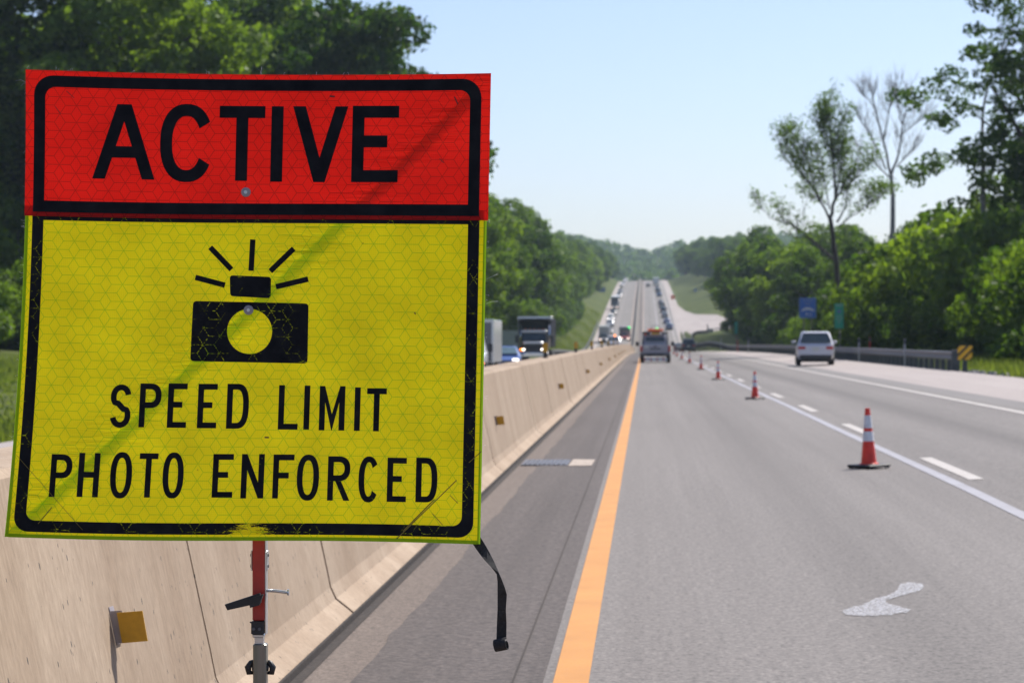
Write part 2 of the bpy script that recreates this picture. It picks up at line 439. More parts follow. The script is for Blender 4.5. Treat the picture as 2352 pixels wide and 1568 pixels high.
oncoming = strip('oncoming_road', -10.7, -2.55, -30, YE, 0.0, M['lane'], kind='structure')
strip('oncoming_shoulder', -12.0, -10.7, -30, YE, 0.0, M['conc_road'], kind='structure')

strip('yellow_line', -0.405, -0.247, -30, 450, 0.005, M['yellow_line'], road)
strip('yellow_line', -0.405, -0.247, 450, YE, 0.005, M['old_yellow'], road)
_wy = np.arange(-30, YE + 3, 1.5); _wx = np.random.default_rng(9).normal(0, 0.012, len(_wy))
strip('temporary_white_line', lambda y: 3.22 + float(np.interp(y, _wy, _wx)), lambda y: 3.36 + float(np.interp(y, _wy, _wx)), -30, 900, 0.005, M['tape_line'], road, step=3)
strip('edge_line', 6.88, 7.04, -30, YE, 0.005, M['white_line'], road)
y = 13.6
while y < 900:
    strip('lane_dash', 3.50, 3.66, y, y + 4.75, 0.006, M['white_line'], road); y += 12.19
strip('yellow_line', -3.42, -3.26, -30, YE, 0.005, M['old_yellow'], oncoming)
strip('edge_line', -10.62, -10.46, -30, YE, 0.005, M['white_line'], oncoming)
y = -20
while y < 900:
    strip('lane_dash', -7.08, -6.92, y, y + 4.75, 0.006, M['white_line'], oncoming); y += 12.19

# the side ramp that joins at the foot of the far hill
ramp_n = [(9.0, 505), (10.5, 530), (13, 552), (17, 575), (23, 592), (31, 604), (44, 612), (62, 616), (90, 618)]
ramp_f = [(9.0, 860), (10.3, 760), (12, 705), (14.4, 672), (19, 652), (28, 640), (42, 634), (62, 632), (90, 632)]
m = MB(); rr = []
for (a, b) in zip(ramp_n, ramp_f):
    row = []
    for k in range(9):
        t = k / 8; x = a[0] + (b[0] - a[0]) * t; yy = a[1] + (b[1] - a[1]) * t
        row.append((x, yy, max(terrain(x, yy) + .10, zroad(min(x, 12), yy) + .02 if x < 12 else -99)))
    rr.append(row)
m.add([p for r in rr for p in r], [(i * 9 + k, (i + 1) * 9 + k, (i + 1) * 9 + k + 1, i * 9 + k + 1) for i in range(len(rr) - 1) for k in range(8)], 0, True)
tag(m.build('side_ramp', M['conc_road']), kind='structure')

# sprayed arrow mark on the lane (outline measured on the ground plane)
def ground_pt(px, py, z=0.0):
    D = F * (CAMZ - z) / (py - CY); return ((px - CX) / F * D, D)
arrow = [(110, 1402), (150, 1385), (230, 1365), (285, 1338), (330, 1320), (400, 1302), (440, 1285), (456, 1262), (470, 1237), (530, 1222), (605, 1230), (622, 1248), (600, 1275), (550, 1290), (450, 1315), (395, 1330), (380, 1340),
         (400, 1360), (470, 1375), (535, 1392), (515, 1412), (450, 1418), (400, 1430), (300, 1433), (220, 1432), (150, 1428), (115, 1418)]
pts = []
ar = random.Random(4)
for (a, b), (a2, b2) in zip(arrow, arrow[1:] + arrow[:1]):
    for k in range(4):
        t = k / 4
        px, py = (3300 + (a + (a2 - a) * t) * .638) * .57422, (1550 + (b + (b2 - b) * t) * .638) * .57422
        gx, gy = ground_pt(px + ar.uniform(-2.4, 2.4), py + ar.uniform(-1.0, 1.0)); pts.append(Vector((gx, gy, 0.005)))
m = MB(); tri = tessellate_polygon([pts]); m.add(pts, tri)
m.build('sprayed_mark', M['spray'], road)
cen_ = sum(pts, Vector()) / len(pts); halo = []
for i, p in enumerate(pts):
    a, b = pts[i - 3], pts[(i + 3) % len(pts)]; d = (b - a).normalized(); halo.append(p + Vector((d.y, -d.x, 0)) * ar.uniform(.012, .03) * (1, 1, 1)[0] + Vector((0, 0, .0012)))
m = MB(); m.add(halo, tessellate_polygon([halo])); m.build('spray_edge', spray_mat(0.55, 0.70), road)

# drain grate set into the inner shoulder
dg = MB(); dg.box(-1.50, -0.93, 29.0, 30.3, -0.02, 0.006); dgo = dg.build('drain_frame', M['grate'], inner1)
for k in range(9):
    b = MB(); b.box(-1.46 + k * .058, -1.435 + k * .058, 29.08, 30.22, 0.0, 0.014); b.build('grate_bar', M['grate'], dgo)
m = MB(); m.quad((-0.92, 28.8, .006), (-0.64, 28.9, .006), (-0.62, 30.3, .006), (-0.9, 30.4, .006)); m.build('concrete_patch', M['patch'], inner1)

# ------------------------------------------------------------------ concrete median barrier
BX = -2.13
half = [(.545, -.02), (.545, .025), (.50, .062), (.445, .105), (.415, .17), (.395, .27), (.365, .41), (.215, 1.105), (.19, 1.13)]
def ring_at(y, z, s=0.0):
    r = [(BX + max(x - s, .02), y, z + h - (s if h > .9 else 0)) for x, h in half]
    l = [(BX - max(x - s, .02), y, z + h - (s if h > .9 else 0)) for x, h in reversed(half)]
    return r + l
barrier = tag(empty('concrete_barrier', (BX, 0, 0)), 'long tan concrete median barrier with upright joints between the two roadways', 'barrier')
def bparent(o):
    o.parent = barrier; o.matrix_parent_inverse = Matrix.Translation((-BX, 0, 0)); return o
m = MB(); m.loft([[(x - BX, yy, z) for x, yy, z in ring_at(yy, 0)] for yy in (0.013, 0.5, 3.0, 3.487)], 0)
seg_me = m.mesh('segment', M['barrier'])
y0 = 9.6 - 3.5 * 5; NSEG = 128
for k in range(NSEG):
    y = y0 + 3.5 * k
    o = obj('segment', seg_me, barrier)
    o.location = (rnd.uniform(-.004, .004), y, zr(y) + rnd.uniform(-.003, .003)); o.rotation_euler = (math.atan2(zr(y + 3.5) - zr(y), 3.5), 0, 0)
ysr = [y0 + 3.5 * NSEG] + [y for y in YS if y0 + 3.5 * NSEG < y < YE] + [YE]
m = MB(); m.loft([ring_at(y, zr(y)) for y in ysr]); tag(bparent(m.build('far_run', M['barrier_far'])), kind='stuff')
ysr = [y0] + [y for y in YS if y0 < y < y0 + 3.5 * NSEG]
m = MB(); m.loft([ring_at(y, zr(y), .03) for y in ysr]); bparent(m.build('core', M['rust_joint']))
# dirty gap along the foot of the barrier
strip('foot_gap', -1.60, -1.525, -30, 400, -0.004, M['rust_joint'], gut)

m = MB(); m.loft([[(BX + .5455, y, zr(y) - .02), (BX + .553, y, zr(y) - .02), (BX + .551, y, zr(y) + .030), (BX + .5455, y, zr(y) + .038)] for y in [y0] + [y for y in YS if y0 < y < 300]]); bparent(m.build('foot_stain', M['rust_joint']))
# amber reflectors bolted to the face and to the top
def face_reflector(y):
    z = zr(y); x = -1.775
    e = empty('reflector', (0, 0, 0)); bparent(e)
    b = MB()
    b.slab((x - .012, y - .002, z + .49), (x - .012, y + .062, z + .488), (x - .045, y + .062, z + .612), (x - .045, y - .002, z + .614), .010)
    b.slab((x - .004, y - .006, z + .495), (x + .030, y - .004, z + .497), (x + .008, y - .004, z + .606), (x - .030, y - .006, z + .604), .003)
    b.build('bracket', M['washer'], e)
    p = MB()
    p.slab((x + .012, y - .012, z + .497), (x + .100, y - .020, z + .505), (x + .082, y - .020, z + .607), (x - .006, y - .012, z + .599), .004)
    p.build('plate', M['amber'], e)
def top_reflector(y):
    z = zr(y) + 1.13; e = empty('top_reflector'); bparent(e)
    b = MB(); b.box(BX - .06, BX + .06, y - .04, y + .04, z - .004, z + .02); b.box(BX - .045, BX + .045, y - .02, y + .02, z + .02, z + .33, c=.008); b.build('post', M['darktrim'], e)
    p = MB(); p.box(BX - .055, BX + .055, y - .026, y - .0205, z + .12, z + .32); p.build('plate', M['amber'], e)
for y in (8.10, 28.75, 50.0, 73.5, 96, 119, 142, 165, 188, 211): face_reflector(y)
for y in (51.5, 74.5, 97, 120, 143, 166, 189): top_reflector(y)

# ------------------------------------------------------------------ the portable sign
TL, TR, BR, BL = (62, 160.5), (1124, 169), (1102, 1249), (12, 1232)
def simg(u, v):
    a = (1 - u) * (1 - v); b = u * (1 - v); c = u * v; d = (1 - u) * v
    x = a * BL[0] + b * BR[0] + c * TR[0] + d * TL[0]; y = a * BL[1] + b * BR[1] + c * TR[1] + d * TL[1]
    x += 15 * (1 - u) ** 2 * 4 * v * (1 - v)
    y += 7.5 * 4 * u * (1 - u) * v ** 3 + 3.0 * math.sin(math.pi * u * 2) * (1 - v)
    return x, y
def sdep(u, v):
    return 6.15 + .17 * v - .010 * math.sin(math.pi * u) * math.sin(math.pi * v) + .012 * (1 - u) ** 3 + .004 * math.sin(7 * (u - v)) * u
def spos(u, v, off=0.0):
    x, y = simg(u, v); D = sdep(u, v)
    return Vector(((x - CX) / F * D, D - off, CAMZ - (y - CY) / F * D))
def suv(px, py):
    u, v = px / 1100, 1 - (py - 165) / 1075
    for _ in range(7):
        x, y = simg(u, v); e = 1e-4
        xu, yu = simg(u + e, v); xv, yv = simg(u, v + e)
        a, b, c, d = (xu - x) / e, (xv - x) / e, (yu - y) / e, (yv - y) / e
        det = a * d - b * c; dx, dy = px - x, py - y
        u += (d * dx - b * dy) / det; v += (-c * dx + a * dy) / det
    return u, v
SW = 1.215
def put_uv(me, uvs):
    l = me.uv_layers.new(name='sheet')
    for p in me.polygons:
        for li in p.loop_indices: l.data[li].uv = uvs[me.loops[li].vertex_index]

def cube_lines(t, uv, hw=0.0014):
    """line drawing of the tumbling-block seal pattern of reflective sheeting, 1 on a line"""
    P, Q = 0.0878, 0.0441
    sep = t.n('ShaderNodeSeparateXYZ'); t.l(uv, sep.inputs[0])
    def fold(x, p):
        k = t.math('FRACT', t.math('DIVIDE', x, p)); k = t.math('ABSOLUTE', t.math('SUBTRACT', k, 0.5))
        return t.math('MULTIPLY', t.math('SUBTRACT', 0.5, k), p)
    x, y = fold(sep.outputs[0], P), fold(sep.outputs[1], Q)
    L = math.hypot(Q / 2, P / 6)
    d1 = t.math('DIVIDE', t.math('ABSOLUTE', t.math('SUBTRACT', t.math('MULTIPLY', x, Q / 2), t.math('MULTIPLY', y, P / 6))), L)
    d2 = t.math('DIVIDE', t.math('ABSOLUTE', t.math('SUBTRACT', t.math('MULTIPLY', t.math('SUBTRACT', x, P / 3), Q / 2), t.math('MULTIPLY', y, P / 6))), L)
    d3 = t.math('ADD', y, t.math('GREATER_THAN', x, P / 3))
    d4 = t.math('ADD', t.math('SUBTRACT', Q / 2, y), t.math('LESS_THAN', x, P / 6))
    d = t.math('MINIMUM', t.math('MINIMUM', d1, d2), t.math('MINIMUM', d3, d4))
    return t.math('SUBTRACT', 1.0, t.math('DIVIDE', d, hw), clamp=True)

def fabric(name, col, line, dirt, hem, tcol, tline):
    """thin backlit reflective cloth"""
    t = NT(name); uvn = t.n('ShaderNodeUVMap'); uvn.uv_map = 'sheet'; uv = uvn.outputs[0]
    w = t.noise(uv, 260, 2); n = t.noise(uv, 6, 4); spots = t.ramp(t.noise(uv, 34, 5, 0.7), 0.685, 0.72)
    # woven backing: faint grid
    gx = t.n('ShaderNodeTexWave'); gx.inputs['Scale'].default_value = 60; gx.bands_direction = 'X'; t.l(uv, gx.inputs['Vector'])
    gy = t.n('ShaderNodeTexWave'); gy.inputs['Scale'].default_value = 60; gy.bands_direction = 'Y'; t.l(uv, gy.inputs['Vector'])
    weave = t.math('MULTIPLY_ADD', t.math('ADD', gx.outputs[1], gy.outputs[1]), 0.06, 0.90)
    ln = t.math('MULTIPLY', cube_lines(t, uv), t.ramp(t.noise(uv, 90, 2), 0.25, 0.55, (0.62,) * 3, (1,) * 3))
    def tint(a, b):
        c = t.mix(ln, a, b)
        c = t.mix(1.0, c, t.ramp(n, 0.25, 0.75, (0.85, 0.83, 0.80), (1.10, 1.10, 1.06)), 'MULTIPLY')
        c = t.mix(1.0, c, weave, 'MULTIPLY')
        c = t.mix(t.math('MULTIPLY', spots, 0.75), c, dirt)
        return c
    # crinkles that run along the ribs
    sep = t.n('ShaderNodeSeparateXYZ'); t.l(uv, sep.inputs[0])
    k = t.math('SUBTRACT', sep.outputs[1], t.math('MULTIPLY_ADD', sep.outputs[0], 0.98, 0.02))
    band = t.math('SUBTRACT', 1.0, t.math('DIVIDE', t.math('ABSOLUTE', k), 0.13), clamp=True)
    mp = t.n('ShaderNodeMapping'); mp.inputs['Rotation'].default_value = (0, 0, R(-30)); mp.inputs['Scale'].default_value = (6, 55, 1); t.l(uv, mp.inputs[0])
    wr = t.math('MULTIPLY', t.noise(mp.outputs[0], 1.0, 3), band)
    soft = t.noise(uv, 3.0, 2)
    nrm = t.bump(t.math('ADD', t.math('MULTIPLY', wr, 0.5), t.math('MULTIPLY', soft, 1.5)), 0.5, 0.02)
    d = t.n('ShaderNodeBsdfDiffuse'); t.l(tint(col, line), d.inputs[0]); t.l(nrm, d.inputs['Normal'])
    tr = t.n('ShaderNodeBsdfTranslucent'); t.l(tint(tcol, tline), tr.inputs[0]); t.l(nrm, tr.inputs['Normal'])
    gl = t.n('ShaderNodeBsdfGlossy'); gl.inputs['Roughness'].default_value = 0.3; t.l(nrm, gl.inputs['Normal'])
    m1 = t.n('ShaderNodeMixShader'); m1.inputs[0].default_value = 0.45; t.l(d.outputs[0], m1.inputs[1]); t.l(tr.outputs[0], m1.inputs[2])
    m2 = t.n('ShaderNodeMixShader'); m2.inputs[0].default_value = 0.010; t.l(m1.outputs[0], m2.inputs[1]); t.l(gl.outputs[0], m2.inputs[2])
    return t.done(m2.outputs[0])
M['fab_yellow'] = fabric('yellow_green_sheeting', (0.50, 0.46, 0.004), (0.22, 0.36, 0.008), (0.09, 0.07, 0.01), None, (0.69, 0.575, 0.002), (0.19, 0.37, 0.004))
M['fab_orange'] = fabric('red_orange_sheeting', (0.66, 0.012, 0.006), (0.28, 0.010, 0.005), (0.08, 0.01, 0.008), None, (0.74, 0.012, 0.004), (0.27, 0.009, 0.004))
M['hem_yellow'] = simple('green_edge_binding', (0.36, 0.52, 0.02), 0.6, 0, 0.12, 30)

def legend(name, wear):
    """black ink; the raised seal lines rub through it"""
    t = NT(name); uvn = t.n('ShaderNodeUVMap'); uvn.uv_map = 'sheet'; uv = uvn.outputs[0]
    b = t.bsdf(t.ramp(t.noise(uv, 20, 4), 0.3, 0.7, (0.008, 0.008, 0.010), (0.017, 0.017, 0.019)), 0.6, 0, spec=0.06)
    if wear <= 0: return t.done(b)
    ln = t.math('GREATER_THAN', cube_lines(t, uv, 0.0013), 0.25)
    mp = t.n('ShaderNodeMapping'); mp.inputs['Scale'].default_value = (30, 90, 1); t.l(uv, mp.inputs[0])
    k = t.math('MULTIPLY', ln, t.ramp(t.noise(mp.outputs[0], 3.0, 4, 0.8), 0.60 - wear * .14, 0.66 - wear * .14))
    k = t.math('MULTIPLY', k, t.ramp(t.noise(uv, 11, 2), 0.62 - wear * .20, 0.74 - wear * .2))
    sc = t.math('MULTIPLY', t.ramp(t.noise(mp.outputs[0], 1.2, 5, 0.8), 0.74, 0.78), 0.7)
    # the worn patch where the bottom border rubs on the mast
    sep = t.n('ShaderNodeSeparateXYZ'); t.l(uv, sep.inputs[0])
    r = t.math('ADD', t.math('ABSOLUTE', t.math('MULTIPLY', t.math('SUBTRACT', sep.outputs[0], 0.625), 5.5)), t.math('MULTIPLY', sep.outputs[1], 9.0))
    rub = t.math('GREATER_THAN', t.math('MULTIPLY_ADD', t.noise(mp.outputs[0], 1.6, 6, 0.85), 1.9, t.math('SUBTRACT', -0.52, r)), 0.0)
    k = t.math('MAXIMUM', t.math('MAXIMUM', k, sc), rub, clamp=True)
    tp = t.n('ShaderNodeBsdfTransparent'); mx = t.n('ShaderNodeMixShader'); t.l(t.math('MULTIPLY', k, 0.8), mx.inputs[0]); t.l(b, mx.inputs[1]); t.l(tp.outputs[0], mx.inputs[2])
    return t.done(mx.outputs[0])
M['ink'] = legend('black_legend', 0.22)
M['ink_clean'] = legend('clean_black_legend', 0)
M['ink_worn'] = legend('worn_black_legend', 0.70)

sign = tag(empty('portable_sign', ((595 - CX) / F * 6.25, 6.25, 0)), 'fluorescent yellow and red roll-up sign reading ACTIVE SPEED LIMIT PHOTO ENFORCED, beside the barrier', 'sign')
SIGN_INV = Matrix.Translation(-Vector(sign.location))
def sp(o, parent=None):
    if parent is None:
        o.parent = sign; o.matrix_parent_inverse = SIGN_INV
    else:
        o.parent = parent; o.matrix_parent_inverse = Matrix.Identity(4)
    return o

def sheet(name, u0, u1, v0, v1, nu, nv, off, mat, thick=0.0):
    m = MB(); uvs = []
    for j in range(nv + 1):
        for i in range(nu + 1):
            u = u0 + (u1 - u0) * i / nu; v = (v0(u) if callable(v0) else v0); w = (v1(u) if callable(v1) else v1); vv = v + (w - v) * j / nv
            m.v.append(tuple(spos(u, vv, off))); uvs.append((u * SW, vv * SW))
    for j in range(nv):
        for i in range(nu):
            a = j * (nu + 1) + i; m.f.append((a, a + 1, a + nu + 2, a + nu + 1)); m.m.append(0); m.sm.append(True)
    me = m.mesh(name, mat); put_uv(me, uvs)
    return obj(name, me)
VS = suv(588, 503.5)[1]
panel = sp(sheet('message_panel', 0.001, 0.999, 0.0, VS + .03, 40, 40, 0.0, M['fab_yellow'])); panel['label'] = 'yellow-green lower panel with camera symbol'
over = sp(sheet('upper_panel', -0.002, 1.004, VS, 1.0, 40, 24, 0.005, M['fab_orange'])); over['label'] = 'red-orange upper panel reading ACTIVE'

def flat_poly(name, loops_px, off, mat, parent):
    """a printed shape from outlines in frame px laid on the cloth"""
    loops = []
    for lp in loops_px:
        q = []
        for (a, b), (c, d) in zip(lp, lp[1:] + lp[:1]):
            n = max(1, int(math.hypot(c - a, d - b) / 26))
            for k in range(n): q.append((a + (c - a) * k / n, b + (d - b) * k / n))
        loops.append(q)
    uvl = [[suv(*p) for p in lp] for lp in loops]
    tri = tessellate_polygon([[Vector((u, v, 0)) for u, v in lp] for lp in uvl])
    flat = [p for lp in uvl for p in lp]
    m = MB(); m.add([spos(u, v, off) for u, v in flat], tri, 0, True)
    me = m.mesh(name, mat); put_uv(me, [(u * SW, v * SW) for u, v in flat])
    return sp(obj(name, me), parent)

def ell(cx, cy, rx, ry, a0, a1, n, p=2.0):
    out = []
    for k in range(n + 1):
        a = R(a0 + (a1 - a0) * k / n); c, s = math.cos(a), math.sin(a)
        out.append((cx + rx * math.copysign(abs(c) ** (2 / p), c), cy + ry * math.copysign(abs(s) ** (2 / p), s)))
    return out
def stroke(path, s):
    L, Rr = [], []
    for i, p in enumerate(path):
        a = path[max(i - 1, 0)]; b = path[min(i + 1, len(path) - 1)]
        dx, dy = b[0] - a[0], b[1] - a[1]; n = math.hypot(dx, dy) or 1
        L.append((p[0] - dy / n * s / 2, p[1] + dx / n * s / 2)); Rr.append((p[0] + dy / n * s / 2, p[1] - dx / n * s / 2))
    return L + Rr[::-1]
def glyph(ch, w, h, s):
    """outline loops, origin bottom left, y up"""
    s1 = s * 1.06
    if ch == 'A':
        a = s * .60; k = (w / 2 - a) / h; y1 = .285 * h; y2 = y1 + s * .96; ym = (w / 2 - s1) / k
        return [[(0, 0), (w / 2 - a, h), (w / 2 + a, h), (w, 0), (w - s1, 0), (w - s1 - k * y1, y1), (s1 + k * y1, y1), (s1, 0)],
                [(s1 + k * y2, y2), (w / 2, ym), (w - s1 - k * y2, y2)]]
    if ch == 'V':
        a = s * .47; k = (w / 2 - a) / h; yb = h - (w / 2 - s1) / k
        return [[(0, h), (s1, h), (w / 2, yb), (w - s1, h), (w, h), (w / 2 + a, 0), (w / 2 - a, 0)]]
    if ch == 'T': return [[(0, h), (w, h), (w, h - s), (w / 2 + s / 2, h - s), (w / 2 + s / 2, 0), (w / 2 - s / 2, 0), (w / 2 - s / 2, h - s), (0, h - s)]]
    if ch == 'I': return [[(w / 2 - s / 2, 0), (w / 2 - s / 2, h), (w / 2 + s / 2, h), (w / 2 + s / 2, 0)]]
    if ch == 'L': return [[(0, 0), (0, h), (s, h), (s, s), (w, s), (w, 0)]]
    if ch in 'EF':
        m0, m1, wm = h * .455, h * .455 + s, w * .76
        top = [(0, 0), (0, h), (w, h), (w, h - s), (s, h - s), (s, m1), (wm, m1), (wm, m0), (s, m0)]
        return [top + ([(s, s), (w, s), (w, 0)] if ch == 'E' else [(s, 0)])]
    if ch == 'H': return [[(0, 0), (0, h), (s, h), (s, h * .56 + s * .1), (w - s, h * .56 + s * .1), (w - s, h), (w, h), (w, 0), (w - s, 0), (w - s, h * .56 - s * .9), (s, h * .56 - s * .9), (s, 0)]]
    if ch == 'N': return [[(0, 0), (0, h), (s * .95, h), (w - s, h * .36), (w - s, h), (w, h), (w, 0), (w - s * .95, 0), (s, h * .64), (s, 0)]]
    if ch == 'M': return [[(0, 0), (0, h), (s * .9, h), (w / 2, h * .37), (w - s * .9, h), (w, h), (w, 0), (w - s, 0), (w - s, h * .63), (w / 2 + s * .05, 0), (w / 2 - s * .05, 0), (s, h * .63), (s, 0)]]
    if ch == 'O': return [ell(w / 2, h / 2, w / 2, h / 2, 0, 350, 35, 2.35), ell(w / 2, h / 2, w / 2 - s, h / 2 - s, 0, 350, 35, 2.3)]
    if ch == 'C':
        a = 30 if w / h > .6 else 38
        return [ell(w / 2, h / 2, w / 2, h / 2, a, 360 - a, 34, 2.3) + ell(w / 2, h / 2, w / 2 - s, h / 2 - s, 360 - a, a, 34, 2.25)]
    if ch == 'D':
        r = w * .55
        return [[(0, 0), (0, h)] + ell(w - r, h / 2, r, h / 2, 90, -90, 22, 2.6), [(s, s)] + ell(w - r, h / 2, r - s, h / 2 - s, -90, 90, 20, 2.5) + [(s, h - s)]]
    if ch in 'PR':
        bh = h * .56; cy = h - bh / 2; r = bh * .5; rx = w * .5
        outer = [(0, 0), (0, h)] + ell(w - rx, cy, rx, r, 90, -90, 16, 2.3)
        if ch == 'R': outer += [(w * .60, h - bh), (w, 0), (w - s1, 0), (w * .60 - s1 * .95, h - bh)]
        outer += [(s, h - bh), (s, 0)]
        return [outer, [(s, h - bh + s)] + ell(w - rx, cy, rx - s, r - s, -90, 90, 14, 2.2) + [(s, h - s)]]
    if ch == 'S':
        rx, c = w / 2 - s / 2, w / 2; q = h / 4 - s / 4 + s * .02
        top = ell(c, h - s / 2 - q, rx, q, 12, 215, 14, 2.1); bot = ell(c, s / 2 + q, rx, q, 35, -168, 14, 2.1)
        path = top + [(c - rx * .35 + rx * .7 * k / 4, h / 2 + q * .28 - q * .56 * k / 4) for k in range(5)] + bot
        return [stroke(path, s)]
def letter(ch, x0, x1, y0, y1, s, mat, parent, off=.0022):
    w, h = x1 - x0, y1 - y0
    # letters lean with the cloth: lay them along local u and v
    sl = (simg(0, .8)[0] - simg(0, .2)[0]) * 0
    (uc, vc) = suv((x0 + x1) / 2, (y0 + y1) / 2); a = simg(uc, vc + .05); b = simg(uc, vc - .05); lean = (a[0] - b[0]) / (b[1] - a[1])
    c = simg(uc + .05, vc); d = simg(uc - .05, vc); tilt = (c[1] - d[1]) / (c[0] - d[0])
    ww = max(4, w - abs(lean) * h) if ch not in 'I' else w
    loops = []
    for lp in glyph(ch, ww, h - abs(tilt) * ww * .5, s):
        loops.append([((x0 + x1) / 2 - ww / 2 + p[0] + lean * (p[1] - h / 2), y1 - p[1] + tilt * (p[0] - ww / 2)) for p in lp])
    flat_poly('letter', loops, off, mat, parent)
for a in [('A', 213, 359, 239, 412), ('C', 367, 492, 239, 419), ('T', 502, 611, 244, 416), ('I', 621, 653, 245, 418), ('V', 670, 801, 245, 419), ('E', 807, 918, 244, 419)]:
    letter(*a, 27.5, M['ink_clean'], over, .0072)
row1 = [('S', 251, 304, 882, 982), ('P', 318, 373, 880, 981), ('E', 383, 432, 880, 982), ('E', 452, 501, 881, 983), ('D', 519, 574, 881, 984), ('L', 638, 687, 884, 986), ('I', 698, 712, 885, 986), ('M', 732, 794, 886, 988), ('I', 814, 828, 889, 989), ('T', 841, 889, 891, 990)]
row2 = [('P', 112, 169, 1042, 1141), ('H', 176, 232, 1039, 1141), ('O', 250, 307, 1037, 1144), ('T', 316, 365, 1040, 1142), ('O', 371, 425, 1038, 1144), ('E', 486, 538, 1042, 1142), ('N', 552, 609, 1042, 1144), ('F', 625, 677, 1043, 1144), ('O', 680, 735, 1043, 1149), ('R', 751, 806, 1047, 1149), ('C', 822, 872, 1047, 1153), ('E', 888, 935, 1050, 1152), ('D', 954, 1006, 1050, 1153)]
for a in row1 + row2: letter(*a, 13.4, M['ink'], panel)

def arc_band(name, outer, inner, off, mat, parent):
    flat_poly(name, [outer, inner], off, mat, parent)
def rrect(x0, y0, x1, y1, rt, rb, n=7):
    o = []
    def cor(cx, cy, r, a0):
        if r <= 0: o.append((cx, cy)); return
        for k in range(n + 1):
            a = R(a0 + 90 * k / n); o.append((cx + r * math.cos(a), cy + r * math.sin(a)))
    cor(x1 - rt, y0 + rt, rt, -90); cor(x1 - rb, y1 - rb, rb, 0); cor(x0 + rb, y1 - rb, rb, 90); cor(x0 + rt, y0 + rt, rt, 180)
    return o
def warp(pts, ref):
    """bend a rectangle outline onto the cloth: ref gives u, v extents in sheet units"""
    return [simg(u, v) for u, v in pts]
def band(name, uv0, uv1, wdt, ro, ri, parts, off, mat, parent):
    """border band built in four straight runs and round corners along u and v"""
    u0, v0 = uv0; u1, v1 = uv1
    o = rrect(u0, v0, u1, v1, ro[0], ro[1]); i = rrect(u0 + wdt, v0 + wdt, u1 - wdt, v1 - wdt, ri[0], ri[1])
    ro_ = [max(r, 1e-4) for r in ro]; ri_ = [max(r, 1e-4) for r in ri]
    o = rrect(u0, v0, u1, v1, ro_[0], ro_[1]); i = rrect(u0 + wdt, v0 + wdt, u1 - wdt, v1 - wdt, ri_[0], ri_[1])
    A, B = [], []
    for k in range(len(o)):
        (a, b), (c, d) = o[k], o[(k + 1) % len(o)]; (e, f), (g2, h2) = i[k], i[(k + 1) % len(o)]
        n = max(1, int(math.hypot(c - a, d - b) / .02))
        for j in range(n):
            t = j / n; A.append((a + (c - a) * t, b + (d - b) * t)); B.append((e + (g2 - e) * t, f + (h2 - f) * t))
    n = len(A); flat = A + B
    m = MB(); m.add([spos(u, v, off) for u, v in flat], [(k, (k + 1) % n, n + (k + 1) % n, n + k) for k in range(n)], 0, True)
    me = m.mesh(name, mat); put_uv(me, [(u * SW, v * SW) for u, v in flat])
    return sp(obj(name, me), parent)
# in rrect 'top' is the low-v side here
vt = suv(600, 184)[1]; vb = suv(600, 494)[1]
band('border', (.0165, vb), (.9845, vt), .0245, (.0, .042), (.0, .022), None, .0072, M['ink_clean'], over)
band('border', (.0150, .0125), (.9855, VS + .016), .0245, (.032, .0), (.020, .0), None, .0022, M['ink_worn'], panel)

# camera symbol: body with a round lens opening, flash and five rays
def quadpx(c): return [c[0], c[1], c[2], c[3]]
def roundq(c, r):
    o = []
    for i in range(4):
        p, a, b = Vector(c[i]), Vector(c[i - 1]), Vector(c[(i + 1) % 4])
        d1, d2 = (a - p).normalized() * r, (b - p).normalized() * r
        for k in range(5):
            t = k / 4; q = (p + d1) * (1 - t) ** 2 + p * 2 * t * (1 - t) + (p + d2) * t * t; o.append((q.x, q.y))
    return o
flat_poly('camera_symbol', [roundq([(444, 691), (709, 697), (706.5, 834.5), (437, 829)], 9), ell(573.6, 761, 51.8, 51.8, 0, 352, 44)], .0022, M['ink_worn'], panel)
flat_poly('flash_symbol', [roundq([(528, 632), (623, 636), (622, 685), (529, 680)], 8)], .0022, M['ink_worn'], panel)
for a, b in (((581, 550), (577, 622)), ((483, 568), (532, 619)), ((675, 571), (621, 623)), ((449, 637), (517, 655)), ((708, 641), (634, 658.5))):
    flat_poly('flash_ray', [stroke([a, b], 12.5)], .0022, M['ink'], panel)
# bound edges of the cloth
def edge_strip(name, u0, u1, v0, v1, off, mat, parent, n=24):
    m = MB(); uvs = []
    for k in range(n + 1):
        t = k / n
        if u1 - u0 < v1 - v0: a, b = (u0, v0 + (v1 - v0) * t), (u1, v0 + (v1 - v0) * t)
        else: a, b = (u0 + (u1 - u0) * t, v0), (u0 + (u1 - u0) * t, v1)
        m.v += [tuple(spos(*a, off)), tuple(spos(*b, off))]
    for k in range(n): m.f.append((2 * k, 2 * k + 1, 2 * k + 3, 2 * k + 2)); m.m.append(0); m.sm.append(True)
    return sp(m.build(name, mat), parent)
t = NT('edge_binding'); dd = t.n('ShaderNodeBsdfDiffuse'); dd.inputs[0].default_value = (.30, .50, .02, 1); tt = t.n('ShaderNodeBsdfTranslucent')
t.l(t.ramp(t.noise(t.coord(), 40, 4), .3, .7, (.22, .40, .012), (.32, .50, .02)), tt.inputs[0]); mm = t.n('ShaderNodeMixShader'); mm.inputs[0].default_value = .4
t.l(dd.outputs[0], mm.inputs[1]); t.l(tt.outputs[0], mm.inputs[2]); M['hem'] = t.done(mm.outputs[0])
edge_strip('edge_binding', -.001, .0065, .0, VS, .0018, M['hem'], panel)
edge_strip('edge_binding', .9945, 1.001, .0, VS, .0018, M['hem'], panel)
edge_strip('edge_binding', .0066, .9944, -.0005, .0075, .0018, M['hem'], panel)
